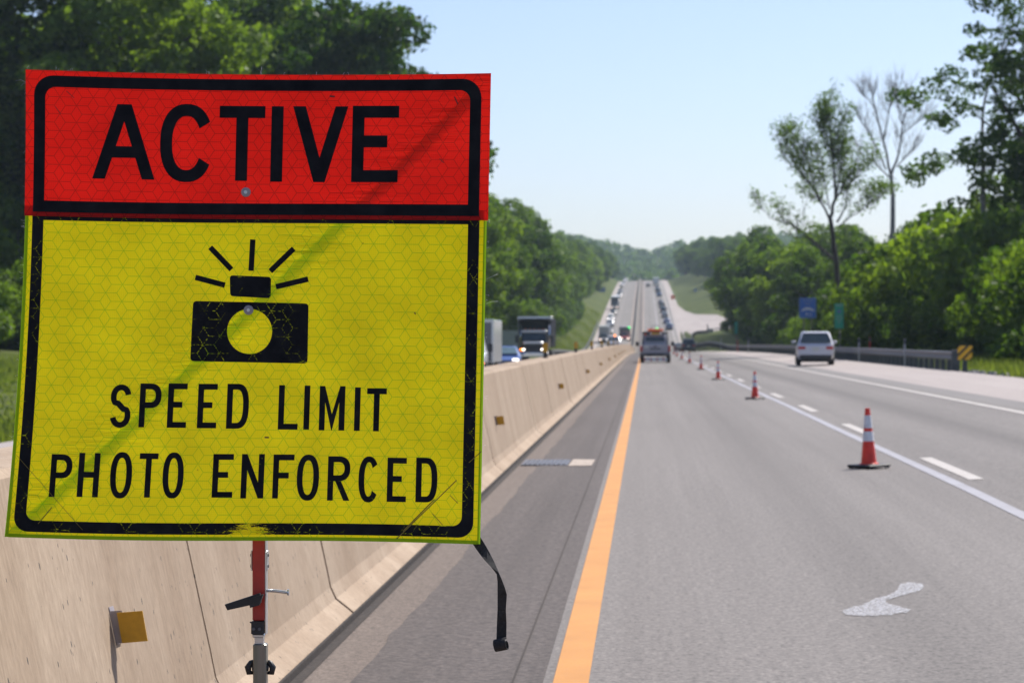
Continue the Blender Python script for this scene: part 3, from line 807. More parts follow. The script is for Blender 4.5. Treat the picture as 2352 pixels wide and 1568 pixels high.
# loose threads along the frayed edges
m = MB(); fr = random.Random(8)
for k in range(70):
    if k % 3 == 0: u, v, d = fr.random(), 1.0, Vector((fr.uniform(-.6, .6), 0, 1))
    elif k % 3 == 1: u, v, d = 1.003, fr.random(), Vector((1, 0, fr.uniform(-.6, .6)))
    else: u, v, d = -.001, fr.uniform(.2, 1), Vector((-1, 0, fr.uniform(-.6, .6)))
    p = spos(u, v, .003); L = fr.uniform(.003, .011) if fr.random() < .9 else fr.uniform(.02, .035)
    d.normalize(); q = p + d * L * .5 + Vector((0, fr.uniform(-.002, .002), fr.uniform(-.002, .003)))
    m.tube([p, q, p + d * L + Vector((fr.uniform(-.004, .004), 0, fr.uniform(-.004, .004)))], .00022, 3)
tag(sp(m.build('frayed_thread', M['white'])), kind='stuff')
# grey button washers
for px, py in ((566, 442), (571.5, 712)):
    u, v = suv(px, py); c = spos(u, v, .0105 if py < 500 else .0055); b = MB()
    b.tube([c + Vector((0, .004, 0)), c, c - Vector((0, .0018, 0))], [.0125, .0125, .0095], 20, smooth=False); w = sp(b.build('washer', M['washer']), over if py < 500 else panel)
    b = MB(); b.tube([c - Vector((0, .0018, 0)), c - Vector((0, .004, 0))], [.0048, .004], 12, smooth=False); b.tube([c - Vector((0, .004, 0)), c - Vector((0, .0042, 0))], [.0016, .0016], 6); sp(b.build('rivet', M['alu']), w)
t = NT('fibreglass'); tt = t.n('ShaderNodeBsdfTranslucent'); tt.inputs[0].default_value = (.50, .60, .30, 1); tp = t.n('ShaderNodeBsdfTransparent'); tp.inputs[0].default_value = (.85, .98, .78, 1)
mm = t.n('ShaderNodeMixShader'); mm.inputs[0].default_value = .84; t.l(tt.outputs[0], mm.inputs[1]); t.l(tp.outputs[0], mm.inputs[2]); M['fibreglass'] = t.done(mm.outputs[0])
# scuffs and scratches on the lower panel
M['scuff'] = simple('brown_scuff', (.16, .11, .008), .7, 0, .3, 60)
for a, b, w in (((911, 1237), (1049, 1102), 2.2), ((926, 1219), (998, 1146), 2.6), ((1034, 1137), (1052, 1155), 1.6), ((993, 1178), (1017, 1205), 1.6), ((38, 1044), (190, 1216), 1.1), ((88, 1202), (120, 1164), 2.0), ((1077, 1062), (1106, 1036), 1.8), ((608, 1004), (618, 1004), 4.0), ((952, 717), (955, 722), 3.0)):
    flat_poly('scuff', [stroke([a, b], w)], .0027, M['scuff'], panel)
M['scuff_red'] = simple('dark_red_scuff', (.10, .012, .006), .7, 0, .3, 60)
for a, b, w in (((154, 210), (172, 226), 1.6), ((128, 245), (141, 262), 1.4), ((758, 222), (770, 223), 4.0), ((1044, 223), (1052, 240), 3.0), ((1010, 365), (1020, 375), 2.0)):
    flat_poly('scuff', [stroke([a, b], w)], .0078, M['scuff_red'], over)
# fibreglass rib behind the cloth that stretches it from corner to corner
for a, b, off, wd in (((.015, .015), (.985, .985), -.007, .0065), ((.015, .015), (.985, .985), -.011, .0135)):
    m = MB(); rings = []
    for k in range(25):
        t = k / 24; u, v = a[0] + (b[0] - a[0]) * t, a[1] + (b[1] - a[1]) * t
        p = spos(u, v, off - .004 * math.sin(math.pi * t)); d = (spos(b[0], b[1]) - spos(a[0], a[1])).normalized(); nrm = d.cross(Vector((0, 1, 0))).normalized()
        rings.append([p + nrm * wd + Vector((0, -.003, 0)), p - nrm * wd + Vector((0, -.003, 0)), p - nrm * wd + Vector((0, .003, 0)), p + nrm * wd + Vector((0, .003, 0))])
    m.loft(rings); sp(m.build('rib', M['fibreglass']))

# mast, latch and stand
def X(px, D=6.235): return (px - CX) / F * D
def Z(py, D=6.235): return CAMZ - (py - CY) / F * D
YM = 6.235
mast = MB(); mast.box(X(579.5), X(608.5), YM, YM + .03, Z(1425), Z(1195), c=.003); mast_o = sp(mast.build('mast', M['redmast']))
b = MB(); b.box(X(608.6), X(611), YM + .001, YM + .029, Z(1456), Z(1196)); sp(b.build('mast_side', M['alu']), mast_o)
for s, x0, x1 in ((-1, 575.5, 579.3), (1, 608.6, 613.6)):
    b = MB(); b.box(X(x0), X(x1), YM + .002, YM + .028, Z(1310), Z(1264), c=.002); pl = sp(b.build('side_plate', M['alu']), mast_o)
    for zz in (1275, 1300):
        b = MB(); b.disc(((X(x0) if s < 0 else X(x1)), YM + .014, Z(zz)), (1, 0, 0), .0045, .005, 8); sp(b.build('rivet', M['steel']), pl)
b = MB(); b.slab((X(600), YM - .012, Z(1359)), (X(603), YM - .012, Z(1381)), (X(526), YM - .014, Z(1398)), (X(520), YM - .014, Z(1385)), -.014)
b.slab((X(609), YM - .016, Z(1361)), (X(600), YM - .016, Z(1386)), (X(579), YM - .016, Z(1392)), (X(576), YM - .016, Z(1372)), -.018); sp(b.build('latch_lever', M['black']))
b = MB(); b.tube([(X(609), YM + .012, Z(1356)), (X(635), YM + .010, Z(1357.5)), (X(655), YM + .008, Z(1360)), (X(660), YM + .008, Z(1360))], .0045, 10)
b.tube([(X(659), YM + .008, Z(1360)), (X(663), YM + .008, Z(1360))], .0085, 12, smooth=False); sp(b.build('pin', M['alu']))
b = MB(); b.box(X(577), X(606), YM - .004, YM + .03, Z(1456), Z(1426), c=.002); b.box(X(574.5), X(606), YM - .006, YM + .002, Z(1429.5), Z(1426.5)); br = sp(b.build('bracket', M['darktrim']))
for px in (583.5, 597):
    b = MB(); b.disc((X(px), YM - .006, Z(1443)), (0, 1, 0), .0042, .006, 8); sp(b.build('bolt', M['steel']), br)
b = MB(); b.box(X(579), X(606), YM + .002, YM + .028, Z(1464), Z(1456.1), c=.002); b.box(X(584), X(604), YM + .005, YM + .025, Z(1500), Z(1464.1)); sp(b.build('inner_tube', M['alu']))
t = NT('zinc_plated_post'); wv = t.noise(t.coord((40, 1, 1.5)), 1.0, 4); c = t.ramp(wv, .3, .7, (.16, .17, .13), (.30, .27, .26)); M['zinc'] = t.done(t.bsdf(c, .35, .6))
b = MB(); b.box(X(581), X(611.5), YM - .002, YM + .032, .30, Z(1478), c=.003); sp(b.build('lower_post', M['zinc']))
b = MB()
for sx in (-1, 1):
    cx = X(596.5) + sx * .0185
    b.tube([(cx, YM + .012, Z(1520)), (cx + sx * .006, YM + .012, Z(1522)), (cx + sx * .014, YM + .010, Z(1533)), (cx + sx * .011, YM + .01, Z(1545)), (cx, YM + .012, Z(1546))], [.006, .007, .009, .008, .004], 8)
b.tube([(X(578), YM + .012, Z(1533)), (X(615), YM + .012, Z(1533))], .010, 10); sp(b.build('wing_knob', M['black']))
b = MB(); b.box(X(596) - .06, X(596) + .06, YM - .05, YM + .08, .20, .30, c=.01); sp(b.build('base_hub', M['steel_dark']))
for ang in (38, 142, 218, 322):
    dx, dy = math.cos(R(ang)), math.sin(R(ang)); cx, cy = X(596), YM + .015
    b = MB(); b.tube([(cx + dx * .05, cy + dy * .05, .25), (cx + dx * .55, cy + dy * .55, .05)], .014, 8); lg = sp(b.build('leg', M['alu']))
    b = MB(); b.tube([(cx + dx * .54, cy + dy * .54, .045 + .006), (cx + dx * .56, cy + dy * .56, .012)], [.018, .022], 8); sp(b.build('rubber_foot', M['rubber']), lg)

# black tie strap hanging from the lower corner, curled at its end
le = [(900, 722), (930, 766), (957, 802), (985, 834), (1012, 862), (1045, 905), (1050, 950), (1050, 1000), (1050, 1060), (1050, 1120), (1046, 1210), (1043, 1300)]
ri = [(942, 676), (965, 712), (985, 745), (1008, 788), (1030, 832), (1056, 893), (1076, 940), (1095, 990), (1106, 1030), (1100, 1120), (1104, 1200), (1103, 1300)]
dl = [6.16, 6.158, 6.155, 6.15, 6.145, 6.14, 6.145, 6.150, 6.155, 6.155, 6.15, 6.145]; dr = [6.16, 6.165, 6.17, 6.168, 6.16, 6.135, 6.125, 6.12, 6.125, 6.13, 6.14, 6.142]
def cpx(c, D): px, py = 746.4 + c[0] * .3776, 976.2 + c[1] * .3776; return Vector((X(px, D), D, Z(py, D)))
m = MB(); rings = []
for a, b_, d1, d2 in zip(le, ri, dl, dr):
    p, q = cpx(a, d1), cpx(b_, d2); rings.append([p, q, q + Vector((.0003, .0016, .0003)), p + Vector((-.0003, .0016, -.0003))])
m.loft(rings)
p, q = cpx((1036, 1345), 6.138), cpx((1108, 1330), 6.128); ax = (q - p).normalized(); up = Vector((0, 0, 1)); up = (up - ax * up.dot(ax)).normalized(); fw = ax.cross(up); rings = []
for k in range(20):
    a = R(100 - k * 27); r = .0165 - k * .0006; c = up * math.sin(a) * r + fw * math.cos(a) * r * .8
    rings.append([p + c, q + c, q + c * 1.12, p + c * 1.12])
m.loft(rings); sp(m.build('strap', simple('woven_black_strap', (.022, .021, .021), .9, 0, .35, 120)))

# ------------------------------------------------------------------ guardrails
WP = [(0.0, .0), (.05, .03), (.05, .085), (.005, .13), (.005, .18), (.05, .225), (.05, .28), (0.0, .31)]
def guardrail(name, label, path, side, group, post_every, y_end_posts, endplate=True):
    """W-beam along path [(x, y, ground z)]; side +1 puts the face toward -x"""
    P = [Vector(p) for p in path]; seg = [0]
    for a, b in zip(P, P[1:]): seg.append(seg[-1] + (b - a).length)
    def at(s):
        k = max(0, min(len(P) - 2, int(np.searchsorted(seg, s)) - 1)); t = (s - seg[k]) / (seg[k + 1] - seg[k]); return P[k].lerp(P[k + 1], t), (P[k + 1] - P[k]).normalized()
    root = tag(empty(name, P[0]), label, 'guardrail'); inv = Matrix.Translation(-P[0])
    def put(o): o.parent = root; o.matrix_parent_inverse = inv; return o
    L = seg[-1]; s = 0; piece = 7.62; pr = random.Random(5)
    while s < L - 1:
        e = min(L, s + piece + .25); rings = []
        for k in range(5):
            p, d = at(s + (e - s) * k / 4); n = Vector((-d.y, d.x, 0)).normalized() * side
            o = .004 * (int(s / piece) % 2)
            rings.append([p + n * (.10 + o + a) + Vector((0, 0, .47 + h)) for a, h in WP] + [p + n * (.094 + o + a) + Vector((0, 0, .47 + h)) for a, h in reversed(WP)])
        m = MB(); m.loft(rings); put(m.build('rail', M['steel'])); s += piece
    pm = MB(); pm.box(-.09, .09, -.10, .16, -.15, .74, c=.01); pme = pm.mesh('post', M['steel_dark'])
    bm_ = MB(); bm_.box(-.05, .05, -.09, .09, .50, .76)
    s = .4; cnt = 0
    while s < min(L, y_end_posts):
        p, d = at(s); o = obj('post', pme); o.location = p; o.rotation_euler = (0, 0, math.atan2(d.y, d.x) - R(90) + pr.uniform(-.04, .04)); put(o); s += post_every; cnt += 1
    if endplate:
        m = MB(); p, d = at(0); m.box(p.x - .22, p.x + .10, p.y - .10, p.y + .02, p.z - .1, p.z + .84, c=.02); put(m.build('end_post', M['steel_dark']))
    return root
def tz(x, y): return terrain(x, y)
gp = [(11.75, 90), (11.8, 130), (11.85, 170), (11.8, 220), (11.3, 260), (10.5, 300), (9.8, 340), (9.25, 380), (9.05, 420), (9.2, 455), (9.9, 490), (11.3, 522), (13.9, 552), (17.5, 575), (23, 591), (31, 603)]
def dens(g, n=4):
    o = []
    for a, b in zip(g, g[1:]):
        for k in range(n): t = k / n; o.append((a[0] + (b[0] - a[0]) * t, a[1] + (b[1] - a[1]) * t))
    return o + [g[-1]]
guardrail('guardrail', 'long grey steel guardrail bending away with the side ramp, behind the white car', [(x, y, max(tz(x, y), zr(y) + .3 if y < 300 else -99)) for x, y in dens(gp)], 1, None, 1.905, 470)
gl = [(-12.3, 300), (-12.3, 360), (-12.3, 420), (-12.3, 480), (-12.4, 520), (-12.4, 560), (-12.4, 600), (-12.4, 640)]
guardrail('guardrail', 'grey steel guardrail below the grassy bank beyond the oncoming lanes', [(x, y, tz(x, y) + .1) for x, y in dens(gl)], -1, None, 3.81, 340, False)

# ------------------------------------------------------------------ cones
def make_cone():
    root = empty('traffic_cone')
    prof = lambda z: .094 - (z - .05) / .66 * .066
    b = MB(); N = 20
    def rings(z0, z1, o, cap=True):
        return [[(math.cos(2 * math.pi * k / N) * (prof(z) + o), math.sin(2 * math.pi * k / N) * (prof(z) + o), z) for k in range(N)] for z in (z0, z1)]
    b.loft(rings(.05, .71, 0), smooth=False); b.tube([(0, 0, .05), (0, 0, .062)], [.125, .10], 20); b.build('cone_body', M['cone_orange'], root)
    for z0, z1 in ((.32, .435), (.475, .625)):
        c = MB(); c.loft(rings(z0, z1, .003)); c.build('reflective_band', M['cone_band'], root)
    c = MB(); c.box(-.19, .19, -.19, .19, .012, .05, c=.014)
    for sx in (-1, 1):
        for sy in (-1, 1): c.box(sx * .15 - .02, sx * .15 + .02, sy * .15 - .02, sy * .15 + .02, 0, .014)
    c.build('base', M['black'], root)
    return root
cone0 = make_cone()
cl = ['biggest orange cone with two white bands and black base, beyond the sprayed arrow mark',
      'second orange cone of the row, counting from the sprayed arrow', 'third orange cone of the row, counting from the sprayed arrow',
      'fourth orange cone of the row, counting from the sprayed arrow', 'fifth orange cone of the row, counting from the sprayed arrow',
      'sixth orange cone of the row, just past the pickup tailgate', 'seventh orange cone of the row, beside the pickup door', 'last small orange cone of the row, ahead of the pickup']
for i, (px, y) in enumerate(((1996, 28.3), (1734, 61), (1649.5, 90.5), (1610, 121), (1584, 154), (1566, 186), (1555, 222), (1548, 262))):
    o = cone0 if i == 0 else copy_tree(cone0)
    x = (px - CX) / F * y
    o.location = (x, y, zroad(x, y) + .004); o.rotation_euler = (R(rnd.uniform(-1.2, 1.2)), R(-1.0 if i == 0 else rnd.uniform(-1.5, 1.5)), R(25 + rnd.uniform(-15, 25)))
    tag(o, cl[i], 'traffic cone', 'orange cones set out along the lane line')

# ------------------------------------------------------------------ vehicles
_paints = {}
def pt(name, col, metal=0.0, rough=.32):
    if name not in _paints: _paints[name] = paint(name, col, metal, rough)
    return _paints[name]
WHITE = pt('white_paint', (.72, .72, .73)); SILVER = pt('silver_paint', (.42, .43, .45), .4); TRUCKGREY = pt('work_truck_grey', (.31, .30, .335), .05); GREY = pt('grey_paint', (.13, .135, .145), .3)
BLACKP = pt('black_paint', (.015, .016, .018)); BLUE = pt('blue_paint', (.03, .08, .26), .2); NAVY = pt('navy_paint', (.02, .03, .06), .2)
REDP = pt('red_paint', (.25, .03, .03)); SKY = pt('light_blue_paint', (.16, .24, .42), .3); TAN = pt('beige_paint', (.38, .34, .28), .2); CREAM = pt('box_white', (.62, .63, .62))

def hring(z, hw, yr, yf, c): return [(-hw + c, yr, z), (hw - c, yr, z), (hw, yr + c, z), (hw, yf - c, z), (hw - c, yf, z), (-hw + c, yf, z), (-hw, yf - c, z), (-hw, yr + c, z)]
def bring(y, z0, zt, w):
    h = [(w * .82, z0), (w * .97, z0 + .10), (w, (z0 + zt) * .52), (w * .985, zt - .09), (w * .90, zt)]
    return [(x, y, z) for x, z in h] + [(-x, y, z) for x, z in reversed(h)]
def wheel(x, y, r=.34, w=.22):
    a = MB(); a.tube([(x - w / 2, y, r), (x - w / 2 + .03, y, r), (x + w / 2 - .03, y, r), (x + w / 2, y, r)], [r - .03, r, r, r - .03], 18, smooth=False)
    b = MB(); s = 1 if x > 0 else -1; b.disc((x + s * (w / 2 + .004), y, r), (1, 0, 0), r * .62, .012, 14)
    return ('wheel', a, M['rubber'], [('rim', b, M['steel'], [])])
def sbox(*a, c=0.0):
    b = MB(); b.box(*a, c=c); return b
def car_parts(style, body, lit=False, glassm=None, detail=True):
    G = glassm or M['glass']; p = []
    if style == 'sedan':
        L, W, H, zb = 4.75, 1.83, 1.45, .94; st = [(-2.38, .50, .86, .74), (-2.3, .34, .93, .84), (-1.9, .24, .97, .90), (-1.2, .20, .96, .915), (0, .19, .95, .915), (1.1, .20, .93, .915), (1.8, .24, .84, .89), (2.2, .30, .74, .82), (2.38, .40, .62, .70)]
        yb, yr = (-1.85, 1.25), (-1.05, .20)
    elif style == 'suv':
        L, W, H, zb = 4.65, 1.88, 1.68, 1.06; st = [(-2.32, .55, .98, .78), (-2.25, .38, 1.05, .87), (-1.9, .28, 1.09, .92), (-1.0, .26, 1.08, .94), (.3, .26, 1.06, .94), (1.1, .27, 1.04, .935), (1.8, .30, .96, .91), (2.2, .36, .84, .84), (2.33, .46, .70, .74)]
        yb, yr = (-2.22, 1.2), (-1.72, .32)
    else:   # van
        L, W, H, zb = 5.0, 1.98, 1.80, 1.08; st = [(-2.5, .50, 1.0, .84), (-2.42, .38, 1.08, .93), (-1.9, .28, 1.1, .97), (0, .26, 1.1, .985), (1.2, .27, 1.06, .98), (1.9, .30, .98, .95), (2.35, .38, .84, .88), (2.5, .48, .70, .76)]
        yb, yr = (-2.42, 1.5), (-2.15, .55)
    b = MB(); b.loft([bring(*s) for s in st])
    hw = W / 2 * .945; hr = W / 2 * (.70 if style == 'sedan' else .735)
    zr_ = H - .05
    b.loft([hring(zb - .03, hw, yb[0], yb[1], .10), hring(zb + (zr_ - zb) * .55, hw * .45 + hr * .55, yb[0] + (yr[0] - yb[0]) * .5, yb[1] + (yr[1] - yb[1]) * .55, .12), hring(zr_, hr, yr[0], yr[1], .14), hring(H, hr * .86, yr[0] + .12, yr[1] - .16, .18)])
    p.append(('body', b, body, []))
    def pane(name, ya, yb_, w0, w1, s, k0=.12, k1=.90):
        zz0, zz1 = zb + (zr_ - zb) * k0, zb + (zr_ - zb) * k1
        f = lambda k: ya + (yb_ - ya) * k
        wA, wB = w0 + (w1 - w0) * k0, w0 + (w1 - w0) * k1
        g_ = MB(); o = .035 * s
        q = [(-wA + .10, f(k0) + o, zz0), (wA - .10, f(k0) + o, zz0), (wB - .09, f(k1) + o, zz1), (-wB + .09, f(k1) + o, zz1)]
        g_.slab(*q, .045 if s < 0 else -.045); return (name, g_, G, [])
    p.append(pane('rear_window', yb[0], yr[0], hw, hr, -1)); p.append(pane('windscreen', yb[1], yr[1], hw, hr, 1))
    for s in (-1, 1):
        g_ = MB(); z0_, z1_ = zb + .04, zr_ - .06; xa, xb2 = s * (hw + .004), s * (hr + .018)
        ym = (yr[0] + yr[1]) / 2 + .05
        for (a0, a1, b0, b1) in ((yb[0] + .34, ym - .05, yr[0] + .16, ym - .05), (ym + .05, yb[1] - .34, ym + .05, yr[1] - .16)):
            q = [(xa, a0, z0_), (xa, a1, z0_), (xb2, b1, z1_), (xb2, b0, z1_)]
            g_.slab(*q, .012 * s)
        p.append(('side_window', g_, G, []))
        p.append(('mirror', sbox(s * (W / 2 + .10) - .10, s * (W / 2 + .10) + .10, yb[1] - .62, yb[1] - .48, zb + .02, zb + .17, c=.03), body, []))
        zt = .80 if style != 'sedan' else .78
        x0, x1 = sorted((s * W * .27, s * W * .455))
        p.append(('taillight', sbox(x0, x1, -L / 2 - .02, -L / 2 + .22, zt, zt + .15, c=.02), M['red'], []))
        hz = .62 if style == 'sedan' else .74
        x0, x1 = sorted((s * W * .25, s * W * .43))
        p.append(('headlight', sbox(x0, x1, L / 2 - .30, L / 2 - .04, hz - .02, hz + .12, c=.02), M['headlight_on'] if lit else M['lens'], []))
        for y in (-L * .29, L * .295): p.append(wheel(s * (W / 2 - .12), y))
    p.append(('rear_bumper', sbox(-W * .42, W * .42, -L / 2 - .035, -L / 2 + .3, .30, .52, c=.04), M['darktrim'], []))
    p.append(('front_bumper', sbox(-W * .38, W * .38, L / 2 - .32, L / 2 + .02, .24, .44, c=.04), M['darktrim'], []))
    p.append(('grille', sbox(-W * .23, W * .23, L / 2 - .3, L / 2 + .008, .50, .64, c=.02), M['darktrim'], []))
    p.append(('number_plate', sbox(-.16, .16, -L / 2 - .05, -L / 2 + .1, .70 if style == 'sedan' else .74, .86 if style == 'sedan' else .90), M['plate'], []))
    p.append(('underbody', sbox(-W * .40, W * .40, -L * .44, L * .44, .17, .34), M['darktrim'], []))
    return p
def assemble(name, label, cat, group, x, y, parts, toward=False, joined=False, yaw=0.0, z=None):
    zz = zroad(x, y) if z is None else z
    pitch = math.atan2(zr(y + 2) - zr(y - 2), 4)
    if joined:
        mats = []; J = MB()
        def addp(ps):
            for _, mb, mat, subs in ps:
                if mat not in mats: mats.append(mat)
                i = mats.index(mat); b = len(J.v); J.v += mb.v; J.f += [tuple(b + k for k in f) for f in mb.f]; J.m += [i] * len(mb.f); J.sm += mb.sm
                addp(subs)
        addp(parts); root = J.build(name, mats)
    else:
        root = empty(name)
        def addq(ps, par):
            for nm, mb, mat, subs in ps:
                o = mb.build(nm, mat, par); addq(subs, o)
        addq(parts, root)
    root.location = (x, y, zz + .006)
    root.rotation_euler = (-pitch, 0, math.pi + yaw) if toward else (pitch, 0, yaw)
    return tag(root, label, cat, group)

# white car on the pale shoulder
assemble('suv', 'white car with dark rear window on the pale shoulder beside the guardrail', 'car', None, 8.55, 120.3, car_parts('suv', pt('pearl_white_paint', (.56, .56, .61))), yaw=R(-2.5))
# two dark cars ahead of the pickup in the open lane
assemble('suv', 'dark boxy car in the open lane near the guardrail bend', 'car', None, 6.0, 328, car_parts('van', NAVY))
assemble('car', 'small dark car just ahead of the dark boxy one, partly hidden by it', 'car', None, 5.35, 372, car_parts('sedan', GREY))

# silver work pickup with orange light bar
def pickup_parts():
    p = []; S = TRUCKGREY; b = MB()
    b.loft([bring(*s) for s in ((-.35, .52, 1.12, .93), (-.2, .50, 1.16, .985), (.8, .48, 1.16, 1.0), (1.6, .48, 1.12, 1.0), (2.2, .50, 1.08, .99), (2.75, .55, .98, .95), (2.9, .62, .88, .86))])
    b.loft([hring(1.12, .93, -.30, 1.55, .10), hring(1.55, .83, -.24, 1.15, .12), hring(1.88, .72, -.15, .75, .14), hring(1.94, .62, -.02, .6, .16)])
    p.append(('cab', b, S, []))
    bed = MB(); bed.box(-1.0, -.90, -2.85, -.38, .55, 1.18, c=.03); bed.box(.90, 1.0, -2.85, -.38, .55, 1.18, c=.03); bed.box(-.9, .9, -2.8, -.38, .56, .66); bed.box(-.9, .9, -.46, -.38, .66, 1.18)
    p.append(('bed', bed, S, []))
    tg = sbox(-.82, .82, -2.93, -2.86, .62, 1.17, c=.02); hd = sbox(-.13, .13, -2.955, -2.925, 1.04, 1.12, c=.01); lg = sbox(-.34, .34, -2.938, -2.926, .86, .96)
    p.append(('tailgate', tg, S, [('tailgate_handle', hd, M['darktrim'], []), ('tailgate_emblem', lg, M['steel_dark'], []), ('number_plate', sbox(-.74, -.44, -2.94, -2.92, .98, 1.12), M['plate'], [])]))
    for s in (-1, 1):
        x0, x1 = sorted((s * .84, s * .995)); p.append(('taillight', sbox(x0, x1, -2.92, -2.80, .74, 1.12, c=.02), M['red'], []))
        mir = MB(); mir.box(s * 1.20 - .11, s * 1.20 + .11, 1.12, 1.22, 1.10, 1.40, c=.03); mir.tube([(s * .95, 1.2, 1.16), (s * 1.15, 1.17, 1.22)], .025, 6); p.append(('mirror', mir, M['darktrim'], []))
        g_ = MB(); g_.slab((s * .90, -.15, 1.22), (s * .90, 1.15, 1.22), (s * .775, .72, 1.82), (s * .775, -.08, 1.82), s * .02); p.append(('side_window', g_, M['glass'], []))
        p.append(wheel(s * .87, -1.75, .40, .27)); p.append(wheel(s * .87, 1.85, .40, .27))
        x0, x1 = sorted((s * .6, s * .88)); p.append(('headlight', sbox(x0, x1, 2.7, 2.92, .78, .95, c=.02), M['lens'], []))
    bp = sbox(-.97, .97, -3.08, -2.90, .44, .62, c=.03); p.append(('rear_bumper', bp, M['steel_dark'], [('step_recess', sbox(-.50, -.22, -3.095, -3.07, .50, .585), M['black'], []), ('step_recess', sbox(.18, .46, -3.095, -3.07, .50, .585), M['black'], [])]))
    g_ = MB(); g_.slab((-.66, -.335, 1.42), (.66, -.335, 1.42), (.60, -.29, 1.66), (-.60, -.29, 1.66), .05); p.append(('rear_window', g_, M['glass'], []))
    g_ = MB(); g_.slab((-.76, 1.62, 1.2), (.76, 1.62, 1.2), (.62, .86, 1.82), (-.62, .86, 1.82), -.03); p.append(('windscreen', g_, M['glass'], []))
    # rack over the cab that carries the light bar
    rk = MB()
    for s in (-1, 1): rk.box(s * .80 - .035, s * .80 + .035, -.55, -.48, 1.15, 2.02)
    rk.box(-.84, .84, -.55, -.48, 1.95, 2.02); rk.box(-.80, -.32, -.56, -.50, 1.82, 2.06); rk.box(.42, .72, -.56, -.50, 1.86, 2.0)
    p.append(('rack', rk, M['darktrim'], []))
    p.append(('light_bar', sbox(-.52, .56, -.62, -.40, 2.07, 2.24, c=.04), M['orange_lens'], [('mount', sbox(-.3, .34, -.56, -.44, 2.0, 2.075), M['darktrim'], [])]))
    p.append(('work_board', sbox(-.26, .30, -.60, -.572, 1.86, 2.0), M['amber'], []))
    bc = MB(); bc.disc((-.66, -.60, 1.86), (0, 1, 0), .07, .08, 12); p.append(('beacon', bc, M['orange_lens'], []))
    gb = MB(); gb.disc((.12, -.50, 2.28), (0, 0, 1), .05, .07, 10); p.append(('beacon', gb, M['green_on'], []))
    hp = MB(); hp.tube([(-.32, -.3, 2.08), (-.26, -.3, 2.34), (-.1, -.3, 2.46), (.16, -.3, 2.46), (.32, -.3, 2.34), (.38, -.3, 2.08)], .02, 6); p.append(('hoop', hp, M['steel'], []))
    # striped board hung under the bumper
    subs = []
    for k in range(7):
        x0 = -.74 + k * .207; subs.append(('stripe', sbox(x0, x0 + (.07 if k % 2 == 0 else .33) , -3.058, -3.04, .125, .335), M['red'], [])) if k % 2 == 0 else None
    p.append(('striped_board', sbox(-.76, .76, -3.04, -3.02, .12, .34), M['cone_band'], subs))
    for s in (-.5, .5): p.append(('board_hanger', sbox(s - .02, s + .02, -3.035, -3.0, .335, .5), M['darktrim'], []))
    p.append(('underbody', sbox(-.55, .55, -2.6, 2.6, .42, .56), M['darktrim'], []))
    return p
assemble('pickup_truck', 'silver work pickup with an orange light bar on its rack and red-white striped board', 'pickup truck', None, .72, 160.2, pickup_parts())

# oncoming box truck, blue car and dump truck beyond the barrier
def box_truck(cabm, boxm, boxfront, L=6.4, H=2.75, lit=True):
    p = []
    b = MB(); b.loft([bring(*s) for s in ((-.9, .55, 1.35, 1.0), (.6, .5, 1.3, 1.02), (1.5, .5, 1.12, .98), (2.0, .55, .98, .90), (2.2, .6, .9, .80))]); b.loft([hring(1.3, .95, -.9, .9, .1), hring(1.75, .85, -.9, .55, .1), hring(2.1, .78, -.9, .2, .12)])
    p.append(('cab', b, cabm, []))
    g_ = MB(); g_.slab((-.80, .93, 1.36), (.80, .93, 1.36), (.70, .34, 2.0), (-.70, .34, 2.0), -.03); p.append(('windscreen', g_, M['glass'], []))
    bx = sbox(-1.2, 1.2, -1.0 - L, -1.0, .75, H, c=.03); tr = [('corner_post', sbox(1.15, 1.225, -1.05, -.975, .75, H + .02), M['alu'], []), ('corner_post', sbox(-1.225, -1.15, -1.05, -.975, .75, H + .02), M['alu'], []), ('top_rail', sbox(-1.2, 1.2, -1.03, -.97, H - .09, H + .025), M['alu'], []), ('front_panel', sbox(-1.13, 1.13, -.999, -.985, .8, H - .12), boxfront, [])]
    p.append(('cargo_box', bx, boxm, tr))
    p.append(('chassis', sbox(-.5, .5, -1.0 - L, 2.0, .5, .75), M['darktrim'], []))
    for s in (-1, 1):
        x0, x1 = sorted((s * .55, s * .85)); p.append(('headlight', sbox(x0, x1, 2.05, 2.22, .70, .86, c=.02), M['headlight_on'] if lit else M['lens'], []))
        x0, x1 = sorted((s * .86, s * .95)); p.append(('turn_light', sbox(x0, x1, 1.85, 2.12, .70, .82, c=.02), M['amber_on'] if lit else M['orange_lens'], []))
        p.append(('mirror', sbox(s * 1.2 - .10, s * 1.2 + .10, .75, .83, 1.25, 1.65, c=.03), M['darktrim'], []))
        p.append(wheel(s * .95, 1.2, .42, .28)); p.append(wheel(s * .95, -L * .62 - 1, .42, .5))
        p.append(('rear_guard', sbox(s * 1.1 - .06, s * 1.1 + .06, -2.6, -1.1, .5, .74), M['darktrim'], []))
    p.append(('front_bumper', sbox(-1.0, 1.0, 2.0, 2.3, .4, .62, c=.04), M['darktrim'], []))
    p.append(('grille', sbox(-.5, .5, 2.05, 2.235, .64, .86), M['darktrim'], []))
    return p
assemble('box_truck', 'white box truck coming past the barrier beside the sign edge', 'truck', None, -8.25, 110.5, box_truck(WHITE, CREAM, GREY, 7.0), True)  # grey front panel paints in the shade on the white box front
assemble('car', 'blue car with lit headlamps between the white box truck and the dump truck', 'car', None, -7.95, 137, car_parts('sedan', BLUE, True, M['glass_teal']), True, yaw=R(2))
